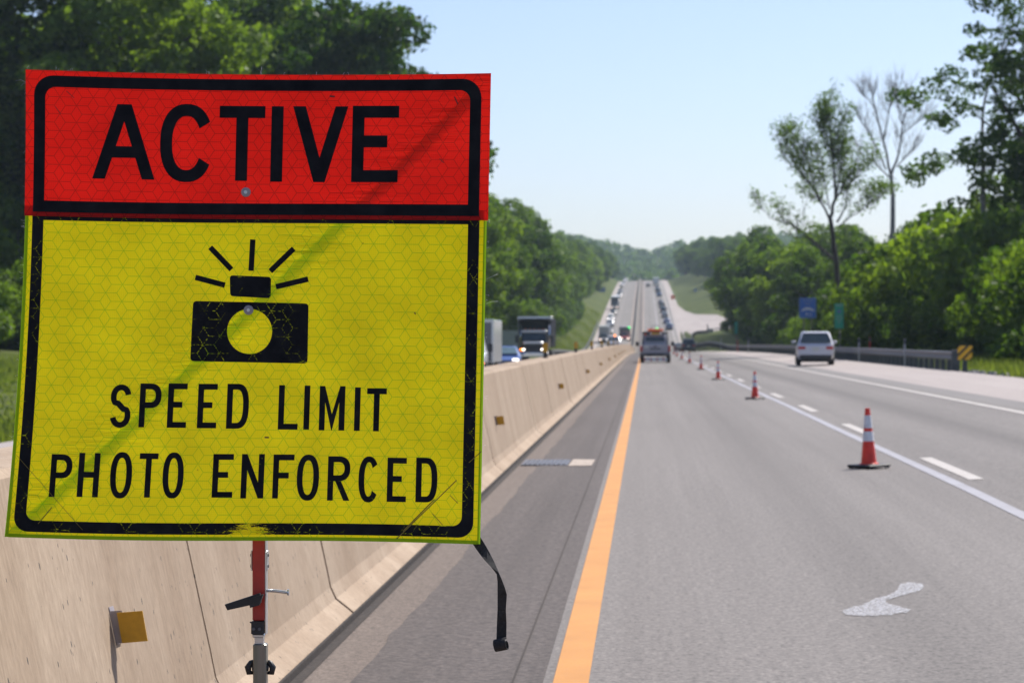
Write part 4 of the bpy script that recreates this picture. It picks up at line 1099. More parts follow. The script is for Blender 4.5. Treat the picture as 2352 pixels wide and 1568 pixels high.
def dump_truck():
    p = []; D_ = M['truck_black']; b = MB()
    b.loft([bring(*s) for s in ((-.8, .7, 1.75, 1.05), (.5, .7, 1.7, 1.05), (.8, .7, 1.66, .92), (2.2, .72, 1.5, .82), (2.6, .8, 1.42, .74))]); b.loft([hring(1.7, 1.02, -.8, .75, .08), hring(2.3, .98, -.8, .55, .1), hring(2.62, .93, -.8, .35, .12)])
    p.append(('cab', b, D_, []))
    p.append(('sun_visor', sbox(-1.0, 1.0, .42, .80, 2.38, 2.58, c=.04), SILVER, []))
    g_ = MB(); g_.slab((-.92, .80, 1.78), (.92, .80, 1.78), (.88, .62, 2.36), (-.88, .62, 2.36), -.03); p.append(('windscreen', g_, M['glass'], []))
    for k in range(5): p.append(('roof_light', sbox(-.7 + k * .35 - .05, -.7 + k * .35 + .05, .2, .32, 2.62, 2.69), M['orange_lens'], []))
    p.append(('hood', sbox(-.80, .80, .7, 2.62, 1.44, 1.70, c=.09), SILVER, []))
    p.append(('grille', sbox(-.42, .42, 2.5, 2.68, .85, 1.42, c=.02), M['darktrim'], []))
    bed = MB(); bed.loft([[(-1.27, y, 1.25), (1.27, y, 1.25), (1.27, y, 3.5), (-1.27, y, 3.5)] for y in (-8.6, -1.0)])
    subs = [('rib', sbox(1.27, 1.36, -1.2 - k * 1.05, -1.08 - k * 1.05, 1.25, 3.5), GREY, []) for k in range(8)] + [('rib', sbox(-1.36, -1.27, -1.2 - k * 1.05, -1.08 - k * 1.05, 1.25, 3.5), GREY, []) for k in range(8)]
    subs.append(('top_rail', sbox(-1.38, 1.38, -1.05, -.85, 3.38, 3.66, c=.04), M['alu'], [])); subs.append(('cab_shield', sbox(-1.25, 1.25, -.9, .1, 3.42, 3.50), D_, []))
    p.append(('bed', bed, D_, subs))
    p.append(('chassis', sbox(-.5, .5, -8.2, 2.5, .65, 1.25), M['darktrim'], []))
    for s in (-1, 1):
        x0, x1 = sorted((s * .62, s * .82)); p.append(('headlight', sbox(x0, x1, 2.48, 2.66, 1.02, 1.15, c=.02), M['headlight_on'], []))
        x0, x1 = sorted((s * .83, s * .99)); p.append(('turn_light', sbox(x0, x1, 2.3, 2.55, 1.00, 1.14, c=.02), M['amber_on'], []))
        mr = MB(); mr.box(s * 1.38 - .10, s * 1.38 + .10, .5, .6, 1.6, 2.2, c=.03); mr.tube([(s * 1.0, .5, 1.9), (s * 1.3, .55, 1.9)], .025, 6); p.append(('mirror', mr, M['darktrim'], []))
        fn = MB(); fn.box(s * 1.0 - .19, s * 1.0 + .19, 1.0, 2.4, .95, 1.12, c=.06); p.append(('mudguard', fn, D_, []))
        for y in (1.75, -4.6, -5.9, -7.1): p.append(wheel(s * 1.02, y, .52, .34 if y > 0 else .5))
        st_ = MB(); st_.tube([(s * 1.12, -.85, 1.2), (s * 1.12, -.85, 3.0)], .08, 10); p.append(('exhaust_stack', st_, M['chrome'], []))
    p.append(('front_bumper', sbox(-1.2, 1.2, 2.55, 2.85, .5, .85, c=.05), M['chrome'], []))
    return p
assemble('dump_truck', 'black dump truck with silver visor and lit amber lights coming behind the blue car', 'truck', None, -8.65, 188.5, dump_truck(), True)

# work vehicles in the closed oncoming lane, then the two queues on the hill
assemble('car', 'pale work car with an amber light just over the barrier top', 'car', None, -3.95, 310, car_parts('suv', SILVER, False), True, z=zr(310) + .55)
assemble('work_truck', 'dark red work truck with a green beacon behind the pale work car', 'truck', None, -4.25, 520, box_truck(REDP, REDP, GREY, 5.5, 3.2, True) + [('beacon', sbox(-1.1, -.75, -.99, -.6, 2.85, 3.2, c=.05), M['green_on'], [])], True, z=zr(520) + .9)
am = sbox(-.06, .14, -.2, 0, 1.70, 1.84, c=.03); bo = am.build('amber_beacon', M['amber_on'])
bo.location = (-3.95 + .1, 310, zr(310) + .55); tag(bo, 'lit amber beacon on the roof of the pale work car', 'beacon')
QO = 'cars queueing up the hill away from the camera'
for (y, x, st, col, lab) in ((600, 6.2, 'suv', SKY, 'pale blue car at the tail of the outbound queue'), (632, 5.9, 'sedan', BLUE, 'bright blue car second from the tail of the outbound queue'),
                             (668, 5.7, 'suv', SILVER, 'silver car third from the tail of the outbound queue'), (700, 5.6, 'van', NAVY, 'dark blue van fourth from the tail of the outbound queue'),
                             (738, 5.4, 'suv', BLACKP, 'black car fifth from the tail of the outbound queue'), (770, 5.3, 'sedan', GREY, 'grey car sixth from the tail of the outbound queue'),
                             (845, 5.2, 'suv', SKY, 'pale car just below the dark van high in the outbound queue'), (885, 5.1, 'van', BLACKP, 'black van high in the outbound queue'),
                             (935, 5.0, 'suv', SILVER, 'silver car just below the white truck at the crest'), (1120, 4.9, 'sedan', BLACKP, 'dark car on the crest ahead of the white truck')):
    assemble('queued_car', lab, 'car', QO, x, y, car_parts(st, col), False, True)
assemble('queued_truck', 'white box truck near the crest in the outbound queue', 'truck', None, 4.9, 1015, [(n, m_, (CREAM if n == 'cargo_box' else t_), [] if n == 'cargo_box' else s_) for n, m_, t_, s_ in box_truck(WHITE, CREAM, GREY, 7, 3.3, False)], False, True)
assemble('small_car', 'lone dark car in the inner lane close to the crest', 'car', None, 1.6, 985, car_parts('sedan', BLACKP), False, True)
QI = 'cars queueing down the hill toward the camera'
for (y, x, st, col, lit, lab) in ((1150, -9.0, 'suv', WHITE, True, 'white car at the top of the oncoming queue'), (1080, -9.0, 'sedan', NAVY, True, 'dark blue car second from the top of the oncoming queue'),
                                  (1020, -9.1, 'sedan', SILVER, True, 'silver car third from the top of the oncoming queue'), (970, -9.2, 'suv', BLACKP, True, 'black car fourth from the top of the oncoming queue'),
                                  (900, -9.0, 'sedan', GREY, False, 'grey car fifth from the top of the oncoming queue'), (845, -9.0, 'suv', SILVER, True, 'silver car just above the dark lorry in the oncoming queue'),
                                  (800, -9.1, 'sedan', TAN, True, 'beige car right behind the dark lorry in the oncoming queue'), (690, -9.0, 'suv', BLACKP, True, 'black car just below the dark lorry in the oncoming queue'),
                                  (655, -9.2, 'van', WHITE, True, 'white van below the black car in the oncoming queue'), (590, -8.6, 'sedan', GREY, True, 'grey car behind the white lorry at the foot of the hill'),
                                  (625, -8.9, 'suv', SILVER, False, 'silver car two places behind the white lorry')):
    assemble('queued_car', lab, 'car', QI, x, y, car_parts(st, col, lit), True, True)
assemble('lorry', 'dark-fronted lorry with white box top halfway down the oncoming queue', 'truck', None, -9.1, 735, box_truck(GREY, CREAM, NAVY, 8, 3.9, True), True, True)
assemble('lorry', 'white lorry leading the oncoming queue at the foot of the hill', 'truck', None, -9.2, 545, box_truck(GREY, CREAM, SILVER, 8, 3.7, True), True, True)

# ------------------------------------------------------------------ signs and posts
def road_sign(name, label, cat, x, y, w, zb, zt, mat, posts, border=None, art=None):
    g0 = terrain(x, y); root = tag(empty(name, (x, y, g0)), label, cat)
    b = MB(); b.box(-w / 2, w / 2, -.012, .012, zb - g0, zt - g0, c=.005); pn = b.build('panel', mat, root)
    if border is not None:
        e = .05; f = MB(); z0, z1 = zb - g0 + .03, zt - g0 - .03; xx = w / 2 - .03
        f.box(-xx, xx, -.017, -.0125, z0, z0 + e); f.box(-xx, xx, -.017, -.0125, z1 - e, z1); f.box(-xx, -xx + e, -.017, -.0125, z0 + e, z1 - e); f.box(xx - e, xx, -.017, -.0125, z0 + e, z1 - e); f.build('border', border, pn)
    for px in posts:
        q = MB(); q.box(px - .045, px + .045, .013, .09, -.3, zt - g0 - .15); q.build('post', M['wood'], root)
    if art: art(pn, zb - g0, zt - g0, w)
    return root
def blue_art(pn, z0, z1, w):
    h = z1 - z0; a = MB(); L, U = [], []
    for k in range(13):
        t = -1 + k / 6; L.append((t * w * .36, -.016, z0 + h * (.40 - .075 * t * t))); U.append((t * w * .36, -.016, z0 + h * (.53 - .13 * t * t)))
    a.v = L + U; a.f = [(k, k + 1, 13 + k + 1, 13 + k) for k in range(12)]; a.m = [0] * 12; a.sm = [False] * 12; a.build('arc_emblem', M['sign_white'], pn)
    for zc, wd in ((.855, .62), (.70, .34)):
        n = 7 if wd > .5 else 5
        for k in range(n):
            x = (-wd / 2 + wd * (k + .5) / n) * w; b = MB(); b.box(x - .035, x + .035, -.0165, -.013, z0 + h * (zc - .045), z0 + h * (zc + .045)); b.build('lettering', M['sign_blue_text'], pn)
    b = MB(); b.disc((-w * .06, -.0145, z0 + h * .20), (0, 1, 0), .085, .004, 14); b.build('lettering', M['sign_white'], pn)
    for x in (.10, .20):
        b = MB(); b.box(x * w - .02, x * w + .02, -.0165, -.013, z0 + h * .10, z0 + h * .28); b.build('lettering', M['sign_white'], pn)
M['sign_blue_text'] = simple('faded_blue_legend', (.13, .19, .36), .5, 0, .05, 4)
M['sign_green_text'] = simple('faded_green_legend', (.16, .33, .25), .5, 0, .05, 4)
M['shield_blue'] = simple('shield_blue', (.12, .16, .36), .5, 0, .05, 4)
road_sign('blue_sign', 'blue rectangular road sign with a white arc, above the white car', 'sign', 13.1, 192, 1.36, 3.25, 4.88, M['sign_blue'], (-.3, .3), M['sign_blue_text'], blue_art)
def green_art(pn, z0, z1, w):
    h = z1 - z0
    for zc, n, mt in ((.92, 3, 'sign_green_text'), (.50, 2, 'sign_green_text'), (.38, 2, 'sign_green_text'), (.26, 1, 'sign_green_text')):
        for k in range(n):
            x = (-.5 + (k + .5) / n) * w * .72; b = MB(); b.box(x - w * .10, x + w * .10, -.0165, -.013, z0 + h * (zc - .045), z0 + h * (zc + .045)); b.build('lettering', M[mt], pn)
    s = MB(); cz = z0 + h * .68; q = [(-.12, .07), (-.05, .09), (0, .075), (.05, .09), (.12, .07), (.13, -.01), (.06, -.10), (0, -.13), (-.06, -.10), (-.13, -.01)]
    s.add([(a, -.0165, cz + b) for a, b in q], [tuple(range(10))]); s.build('route_shield', M['shield_blue'], pn)
road_sign('green_sign', 'tall narrow green marker sign with a small blue shield, on a grey post', 'sign', 13.05, 160.5, .60, 2.28, 3.95, M['sign_green'], (.06,), None, green_art)
road_sign('green_sign', 'small green marker plate over the guardrail bend, by the dark tree edge', 'sign', 12.1, 316, .42, 2.30, 3.90, M['sign_green'], (0,), None, None)
road_sign('blue_sign', 'hazy blue sign square high on the grassy bank below the far trees', 'sign', -16.0, 905, 3.1, 24.3, 27.6, M['hazy_blue'], (-.9, .9))
road_sign('blue_sign', 'hazy wide blue plate lower on the grassy bank beside the oncoming queue', 'sign', -15.4, 860, 2.9, 18.6, 20.3, M['hazy_blue'], (-.9, .9))
road_sign('panel_board', 'pale grey-green panel standing between the blue car and the trees', 'panel', -13.4, 240, 2.1, .75, 2.45, M['sign_back'], (-.7, .7))
road_sign('small_sign', 'small faint blue sign on the grass inside the ramp fork', 'sign', 17.5, 820, .9, 17.9, 19.1, M['sign_blue_text'], (0,))
road_sign('work_sign', 'small orange work sign on the pale edge beside the outbound queue', 'sign', 9.6, 805, 1.3, 15.2, 16.5, M['orange_lens'], (0,))
# striped marker at the rail end
mk = tag(empty('marker_sign', (11.86, 88.6, terrain(11.86, 88.6))), 'square marker with slanted yellow and black stripes at the guardrail end', 'sign')
b = MB(); b.box(-.27, .27, -.01, .01, .50, 1.03, c=.004); pn = b.build('panel', M['marker_black'], mk)
def clip_band(lo, hi):
    poly = [(0, 0), (1, 0), (1, 1), (0, 1)]
    for sgn, lim in ((1, lo), (-1, -hi)):
        out = []
        for a, c in zip(poly, poly[1:] + poly[:1]):
            fa, fc = sgn * (a[1] - a[0]) - lim, sgn * (c[1] - c[0]) - lim
            if fa >= 0: out.append(a)
            if fa * fc < 0: t = fa / (fa - fc); out.append((a[0] + (c[0] - a[0]) * t, a[1] + (c[1] - a[1]) * t))
        poly = out
    return poly
for lo, hi in ((.42, .80), (-.20, .17), (-.80, -.42)):
    q = clip_band(lo, hi); s = MB(); s.add([(-.265 + .53 * u, -.0135, .505 + .52 * v) for u, v in q], [tuple(range(len(q)))]); s.build('stripe', M['marker_yellow'], pn)
b = MB(); b.loft([[(-.13, .02, -.15), (.13, .02, -.15), (.13, .10, -.15), (-.13, .10, -.15)], [(-.07, .012, .55), (.07, .012, .55), (.07, .06, .55), (-.07, .06, .55)]]); b.build('post', M['steel_dark'], mk)
# thin delineator posts in the grass behind the rail
for (px, py0, D, col, lab) in ((2078, 778, 106, 'white', 'white delineator post behind the rail, between the red post and the striped marker'), (1998, 774, 128, 'red', 'red delineator post behind the rail, beside a white one'),
                               (1973, 776, 128, 'white', 'white delineator post just beside the red one behind the rail'), (1719, 777, 222, 'white', 'small pale post behind the rail, beyond the white car'),
                               (1694, 776, 262, 'red', 'small red post behind the rail near the small green plate'), (1656, 774, 300, 'white', 'tiny pale post behind the rail bend')):
    x = (px - CX) / F * D; zt = CAMZ - (py0 - CY) / F * D; g0 = terrain(x, D)
    root = tag(empty('delineator_post', (x, D, g0)), lab, 'post', 'delineator posts behind the guardrail')
    b = MB(); b.box(-.04, .04, -.012, .012, -.2, zt - g0, c=.004); b.build('post', M['pale_post'] if col == 'white' else M['redmast'], root)
    b = MB(); b.box(-.045, .045, -.0155, -.0125, zt - g0 - .22, zt - g0 - .04); b.build('reflector', M['steel_dark'], root)
# crash cushion at the ramp fork
cc = tag(empty('crash_cushion', (15.6, 563, terrain(15.6, 563) + .1)), 'grey crash cushion with a post on the ramp behind the rail bend', 'crash cushion')
b = MB(); b.box(-.55, .55, 0, 2.4, 0, .95, c=.06); b.build('cushion', M['sign_back'], cc)
b = MB(); b.box(-.85, -.60, .5, .7, 0, 2.0, c=.02); b.build('post', M['steel_dark'], cc)
for k in range(4):
    b = MB(); b.box(-.4 + k * .24, -.4 + k * .24 + .11, -.03, .0, .15, .8); b.build('stripe', M['black'], cc)
# stones at the rail end
m = MB(); sr = random.Random(12)
for k in range(90):
    x, yy = sr.uniform(11.8, 14.2), sr.uniform(82, 99); r = sr.uniform(.05, .16); z = terrain(x, yy) + r * .3
    rings = []
    for zz, q in ((-.6, .7), (0, 1), (.5, .75)): rings.append([(x + math.cos(a) * r * q * sr.uniform(.75, 1.2), yy + math.sin(a) * r * q * sr.uniform(.75, 1.2), z + zz * r) for a in (0, 1.05, 2.1, 3.14, 4.2, 5.25)])
    m.loft(rings)
tag(m.build('stones', M['rock']), kind='stuff')

# ------------------------------------------------------------------ trees and plants
def quads_mesh(name, c, nrm, size, mat):
    """leaf-sized faces at centres c with normals nrm"""
    n = len(c); up = nprng.normal(size=(n, 3)); a = np.cross(nrm, up); a /= np.linalg.norm(a, axis=1)[:, None] + 1e-9; b = np.cross(nrm, a); b /= np.linalg.norm(b, axis=1)[:, None] + 1e-9
    s = size[:, None]; asp = nprng.uniform(.55, .8, (n, 1))
    v = np.stack([c - a * s, c + b * s * asp, c + a * s, c - b * s * asp], 1).reshape(-1, 3)
    me = bpy.data.meshes.new(name); me.vertices.add(4 * n); me.loops.add(4 * n); me.polygons.add(n)
    me.vertices.foreach_set('co', v.ravel()); me.loops.foreach_set('vertex_index', np.arange(4 * n)); me.polygons.foreach_set('loop_start', np.arange(0, 4 * n, 4))
    me.polygons.foreach_set('loop_total', np.full(n, 4)); me.materials.append(mat); me.update(calc_edges=True); return me
def lobes_leaves(cent, rad, per, leaf, flat=.7):
    C, Nn, S = [], [], []
    for c, r in zip(cent, rad):
        n = max(8, int(per * (r / np.mean(rad)) ** 2)); d = nprng.normal(size=(n, 3)); d[:, 2] += .35; d /= np.linalg.norm(d, axis=1)[:, None]
        rr = r * (nprng.uniform(.35, 1.0, n) ** .55) * nprng.uniform(.85, 1.15, n)
        p = d * rr[:, None]; p[:, 2] *= flat; C.append(c + p)
        nn = d * .7 + nprng.normal(size=(n, 3)) * .75; nn[:, 2] += .25; nn /= np.linalg.norm(nn, axis=1)[:, None]; Nn.append(nn); S.append(leaf * nprng.uniform(.6, 1.35, n))
    return np.concatenate(C), np.concatenate(Nn), np.concatenate(S)
def make_tree(seed, H, zc, rx, rz, nl, per, lr, leaf, mat, trunk_r, inner=.35, flat=.7, bark='bark'):
    global nprng
    nprng = np.random.default_rng(seed); cent, rad = [], []
    while len(cent) < nl:
        d = nprng.normal(size=3); d /= np.linalg.norm(d); u = inner + (1 - inner) * nprng.uniform() ** .6
        w = 1 + .22 * math.sin(3 * math.atan2(d[1], d[0]) + seed) + .12 * math.sin(5 * d[2] * 2 + seed * 2)
        p = np.array([d[0] * rx * u * w, d[1] * rx * u * w, zc + d[2] * rz * u])
        if p[2] < .6: continue
        cent.append(p); rad.append(lr * nprng.uniform(.65, 1.4))
    c, n, s = lobes_leaves(cent, rad, per, leaf, flat)
    crown = quads_mesh('crown', c, n, s, mat)
    t = MB(); top = zc + rz * .55; bend = nprng.normal(size=2) * .25
    tp = [(0, 0, -.4), (bend[0] * .3, bend[1] * .3, H * .12), (bend[0], bend[1], H * .35), (bend[0] * 1.6, bend[1] * .5, H * .55), (bend[0], bend[1] * .3, top)]
    t.tube(tp, [trunk_r * 1.25, trunk_r, trunk_r * .8, trunk_r * .5, trunk_r * .12], 8)
    for k in range(min(nl, 16)):
        e = cent[int(nprng.integers(nl))]; z0 = min(max(H * .18, e[2] - rx * nprng.uniform(.35, .8)), top * .9)
        q = np.array([bend[0], bend[1], z0]); mid = q * .45 + e * .55 + np.array([0, 0, .06 * H * nprng.uniform(0, .4)]); r0 = trunk_r * .42
        t.tube([q, mid, e], [r0, r0 * .55, r0 * .15], 5)
    return crown, t.mesh('trunk', M[bark])
P = [make_tree(21 + i, 18, 9.6, 5.6, 8.0, 64, 300, 1.75, .25, M[('leaf', 'leaf_dark', 'leaf', 'leaf_light')[i]], .26) for i in range(4)]
PN = [make_tree(41 + i, 22, 12.5, 7.0, 9.5, 190, 300, 1.35, .19, M[('leaf_light', 'leaf_dark', 'leaf')[i]], .38) for i in range(3)]
PB = [make_tree(61 + i, 6, 2.6, 3.4, 2.6, 36, 300, 1.15, .155, M[('leaf', 'leaf_dark', 'leaf_light')[i]], .08, .2) for i in range(3)]
PT = [make_tree(81, 24, 14.5, 7.4, 10.2, 250, 105, .84, .15, M['leaf_dark'], .36, .12)]
used = set()
def plant(name, proto, x, y, s, label, group, cat='tree', rz=None, sink=0.0):
    crown, trunk = proto; sc = s if isinstance(s, tuple) else (s, s, s)
    root = empty(name, (x, y, terrain(x, y) - sink), rnd.uniform(0, 6.28) if rz is None else rz); root.scale = sc
    c = obj('crown', crown, root); t = obj('trunk', trunk, root)
    return tag(root, label, cat, group)
# big trees behind the sign
for (x, y, s, k, lab) in ((-37.5, 172, 1.34, 0, 'tall feathery light green tree behind the upper corner of the sign'), (-25.2, 188, 1.32, 1, 'tall dark green tree with ragged edge against the sky, above the sign'),
                          (-48, 170, 1.3, 1, 'dark green tree at the very edge, beside the light feathery one'), (-32.5, 204, 1.5, 2, 'mid green tree filling the gap between the feathery tree and the dark one')):
    plant('broadleaf_tree', PN[k], x, y, s, lab, None)
GL = 'trees behind the sign on the oncoming side'
for x, y, s in ((-29, 200, 1.3), (-34, 215, 1.45), (-58, 195, 1.35), (-44, 225, 1.4), (-33, 238, 1.1), (-60, 165, 1.2), (-36, 250, 1.3), (-52, 240, 1.4)):
    plant('broadleaf_tree', PN[rnd.randrange(3)], x, y, s, 'leafy tree of the thicket behind the sign', GL)
for x, y, s in ((-41, 140, 1.1), (-46, 146, 1.5), (-37, 152, 1.3), (-51, 150, 1.6), (-33, 160, 1.4), (-42, 160, 1.9), (-48, 162, 1.8), (-27, 172, 1.6), (-55, 142, 1.5), (-37, 168, 1.8)):
    plant('shrub', PB[rnd.randrange(3)], x, y, s, 'dense green shrub in the shade under the trees behind the sign', 'shrubs under the trees behind the sign', 'shrub')
# the long wood on the bank beyond the oncoming lanes
GW = 'trees of the wood on the bank beyond the oncoming lanes'; y = 262.0; nlt = 0
while y < 1180:
    k = ss(260, 420, y)
    fx = float(np.interp(y, [260, 400, 600, 720, 860, 1000, 1180], [-21.0, -22.5, -21.8, -21.0, -18.6, -17.3, -16.5]))
    for row, (dx, st) in enumerate(((0, 1.0), (-7.5, 1.0), (-16, 1.0))):
        if row == 2 and int(y) % 3 == 0: continue
        x = fx + dx + rnd.uniform(-1.6, 1.6); s = float(np.interp(y, [260, 330, 420, 600, 800, 1000, 1180], [1.05, 1.15, 1.2, 1.12, .92, .78, .72])) * rnd.uniform(.86, 1.12) * (1.0 if row else .92)
        plant('broadleaf_tree', P[rnd.randrange(4)], x, y + rnd.uniform(-3, 3), (s * .92, s * .92, s), 'leafy tree in the long wood on the bank beyond the oncoming lanes', GW, sink=.8); nlt += 1
    y += 10.5 * float(np.interp(y, [260, 600, 1180], [.85, 1.2, 2.2]))
for k in range(16):
    y = 300 + k * 22 + rnd.uniform(-6, 6); x = float(np.interp(y, [260, 400, 660], [-16.5, -18.5, -19.5])) + rnd.uniform(-1.2, .6)
    plant('shrub', PB[rnd.randrange(3)], x, y, rnd.uniform(.7, 1.25), 'low green bush along the foot of the wood beyond the oncoming lanes', 'bushes at the foot of that wood', 'shrub', sink=.3)
# trees behind the guardrail
plant('broadleaf_tree', PT[0], 24.6, 150, (1.05, 1.05, 1.0), 'tall dark green tree with sky showing through, above the striped marker', None)
GR = 'trees of the wood behind the guardrail'
rr_ = random.Random(31)
for x, y, s, k in ((30, 158, .95, 1), (33, 172, .62, 0), (27, 178, .60, 2), (23, 186, .56, 0), (36, 190, .66, 3), (29, 205, .66, 0), (24, 215, .62, 3), (20.5, 228, .60, 2), (34, 220, .72, 1), (27, 240, .72, 0), (22, 252, .72, 1), (18.5, 268, .66, 0),
                    (30, 265, .78, 2), (24, 285, .82, 0), (19, 300, .80, 3), (16, 318, .72, 0), (28, 310, .86, 1), (22, 330, .92, 2), (17, 345, .90, 1), (26, 350, .95, 0), (15.5, 372, .86, 0), (20, 380, 1.0, 1), (25, 390, 1.0, 3), (16.5, 402, 1.0, 2), (21, 420, 1.08, 0),
                    (15.2, 432, 1.02, 1), (18, 455, 1.12, 1), (23, 460, 1.12, 2), (16, 480, 1.12, 1), (20, 500, 1.15, 0), (17.8, 520, 1.1, 1), (22.5, 540, 1.1, 1), (26, 520, 1.15, 0), (29, 480, 1.1, 1), (31, 430, 1.05, 2), (32, 380, 1.0, 0), (28, 560, 1.0, 1), (34, 570, 1.0, 0), (40, 560, 1.1, 2), (34, 535, 1.1, 1)):
    plant('broadleaf_tree', P[k], max(x, .0318 * y + 5.9 * s) + rr_.uniform(-.4, .6), y, (s * 1.05, s * 1.05, s), 'leafy tree in the wood behind the guardrail', GR, sink=.6)
for k in range(44):
    y = 104 + k * 7.6 + rr_.uniform(-3, 3); x = float(np.interp(y, [100, 140, 200, 300, 440], [20, 17.4, 16.2, 14.4, 13.2])) + rr_.uniform(-.8, 3.4); s = rr_.uniform(.75, 1.55)
    x = max(x, (.0835 * y if y < 162 else .069 * y if y < 200 else 13.2 if y < 320 else .0318 * y + 2) + 5.0 * s + .3)
    plant('shrub', PB[rr_.randrange(3)], x, y, (s, s * rr_.uniform(.8, 1.1), s * rr_.uniform(.75, 1.25)), 'leafy bush growing behind the guardrail', 'bushes behind the guardrail', 'shrub', sink=.3)
for x, y, s in ((22, 128, 1.3), (25.5, 132, 1.6), (29, 126, 1.4), (21, 140, 1.7), (26, 142, 1.9), (31, 140, 1.8), (19.4, 150, 1.7), (23, 158, 2.0), (27.5, 160, 2.1), (19, 168, 1.9), (17.6, 180, 1.8), (22, 172, 2.1), (32, 150, 2.0)):
    x = max(x, (.0835 * y if y < 162 else .069 * y) + 5.0 * s + .3)
    plant('shrub', PB[rr_.randrange(3)], x, y, (s, s * .9, s * rr_.uniform(.75, 1.05)), 'leafy bush growing behind the guardrail', 'bushes behind the guardrail', 'shrub', sink=.4)
# the far bank beside the ramp
GF = 'trees on the far bank above the ramp'
y = 690.0
while y < 1200:
    fx = float(np.interp(y, [690, 800, 900, 1000, 1200], [33, 30, 26.5, 22.5, 19.5]))
    for dx in (0, 8, 17):
        s = float(np.interp(y, [690, 800, 1000, 1200], [.80, .85, .86, .80])) * rr_.uniform(.82, 1.15)
        plant('broadleaf_tree', P[rr_.randrange(4)], fx + dx + rr_.uniform(-2, 2), y + rr_.uniform(-5, 5), s, 'hazy leafy tree on the far bank above the ramp', GF, sink=.6)
    y += float(np.interp(y, [690, 1200], [17, 34]))

# bare tree and sparse tree that stand above the wood
def branchy(seed, base, height, spread, r0, levels, mat, leaves=None):
    """trunk that forks upward again and again; returns limb mesh and twig ends"""
    q = random.Random(seed); m = MB(); ends = []
    def grow(p, d, L, r, lv):
        n = 4; pts = [p]; rs = [r]; dd = d.copy(); c = p.copy()
        for k in range(n):
            dd = (dd + Vector((q.uniform(-.10, .10), q.uniform(-.10, .10), q.uniform(0, .07)))).normalized(); c = c + dd * L / n; pts.append(c.copy()); rs.append(r * (1 - .42 * (k + 1) / n))
            if leaves and lv >= 1: ends.append((c.copy(), lv))
        m.tube(pts, rs, 6 if lv < 2 else 4, smooth=True)
        if lv >= levels: ends.append((c, lv)); return
        for j in range(q.choice((2, 3, 3)) if lv else base):
            a = q.uniform(0, 6.28); sp_ = spread * (q.uniform(.55, 1.15)); side = Vector((math.cos(a), math.sin(a), 0)); nd = (dd * math.cos(sp_) + side * math.sin(sp_) + Vector((0, 0, .12))).normalized()
            f = q.uniform(.55, 1.0) if lv else q.uniform(.75, 1.0); st = pts[-1] if j < 2 else pts[-2]
            grow(st.copy(), nd, L * q.uniform(.58, .80), r * .55, lv + 1)
    grow(Vector((0, 0, -.4)), Vector((0, 0, 1)), height, r0, 0)
    return m.mesh('trunk', mat), ends
def limbs(seed, base, D, runs, r0, mat, twigs, twig_len, lift=.6):
    """limbs along measured runs of points, each with side twigs; returns mesh and leaf spots in local space"""
    q = random.Random(seed); m = MB(); spots = []; x0, y0, z0 = base
    for pts_, ra, rb, tw in runs:
        dep = q.uniform(-1.6, 1.6); P_ = []
        for i, (px, py) in enumerate(pts_):
            P_.append(Vector(((px - CX) / F * D - x0, dep * i / max(1, len(pts_) - 1), CAMZ - (py - CY) / F * D - z0)))
        fine = []
        for a, b in zip(P_, P_[1:]):
            for k in range(3): fine.append(a.lerp(b, k / 3) + Vector((q.uniform(-.08, .08), q.uniform(-.1, .1), q.uniform(-.05, .05))) * (1 if k else .3))
        fine.append(P_[-1]); n = len(fine)
        m.tube(fine, [ra + (rb - ra) * i / (n - 1) for i in range(n)], 7)
        for k in range(int(twigs * tw)):
            i = q.uniform(.25, 1.0) * (n - 1); j = min(int(i), n - 2); c = fine[j].lerp(fine[j + 1], i - j); d = (fine[j + 1] - fine[j]).normalized()
            sd = Vector((q.uniform(-1, 1), q.uniform(-1, 1), q.uniform(-.2, .5))).normalized(); dd = (d * q.uniform(.5, 1.0) + sd * .8 + Vector((0, 0, lift))).normalized(); L = twig_len * q.uniform(.5, 1.2) * (1.15 - .4 * i / n)
            e1 = c + dd * L * .5 + Vector((q.uniform(-.1, .1), 0, 0)); e2 = c + (dd + Vector((0, 0, .25))).normalized() * L
            m.tube([c, e1, e2], [.020, .013, .006], 4); spots += [e1, e2, c]
            for h in range(3):
                d2 = (dd + Vector((q.uniform(-.8, .8), q.uniform(-.8, .8), q.uniform(0, .6)))).normalized(); f = e1.lerp(e2, q.random()) + d2 * L * .5; m.tube([e1.lerp(e2, q.random() * .5), f], [.014, .006], 3); spots.append(f)
    return m.mesh('trunk', mat), spots
bx_, by_ = 21.9, 212
RB = [([(2053, 830), (2049, 586), (2049, 469), (2046, 404)], .30, .17, 0), ([(2046, 404), (2031, 328), (2008, 234), (2002, 205)], .13, .02, 1.2), ([(2046, 404), (2064, 351), (2075, 275), (2087, 202)], .13, .02, 1.2),
      ([(2046, 410), (2008, 375), (1962, 346)], .08, .015, .9), ([(2035, 390), (2002, 316), (1968, 268)], .08, .015, 1.0), ([(2060, 384), (2084, 355), (2104, 338)], .07, .015, .8), ([(2070, 310), (2100, 285), (2136, 264)], .06, .012, .8),
      ([(2029, 322), (2040, 260), (2046, 205)], .07, .012, 1.0), ([(2073, 290), (2062, 240), (2066, 200)], .06, .012, .9), ([(2012, 250), (1990, 225), (1978, 214)], .05, .012, .7)]
g0 = terrain(bx_, by_); me, _ = limbs(3, (bx_, by_, g0), by_, RB, .3, M['bark_grey'], 30, 1.9)
root = tag(empty('bare_tree', (bx_, by_, g0)), 'bare leafless pale tree rising above the wood, beside the sparse leafy one', 'tree'); obj('trunk', me, root)
sx_, sy_ = 15.1, 184
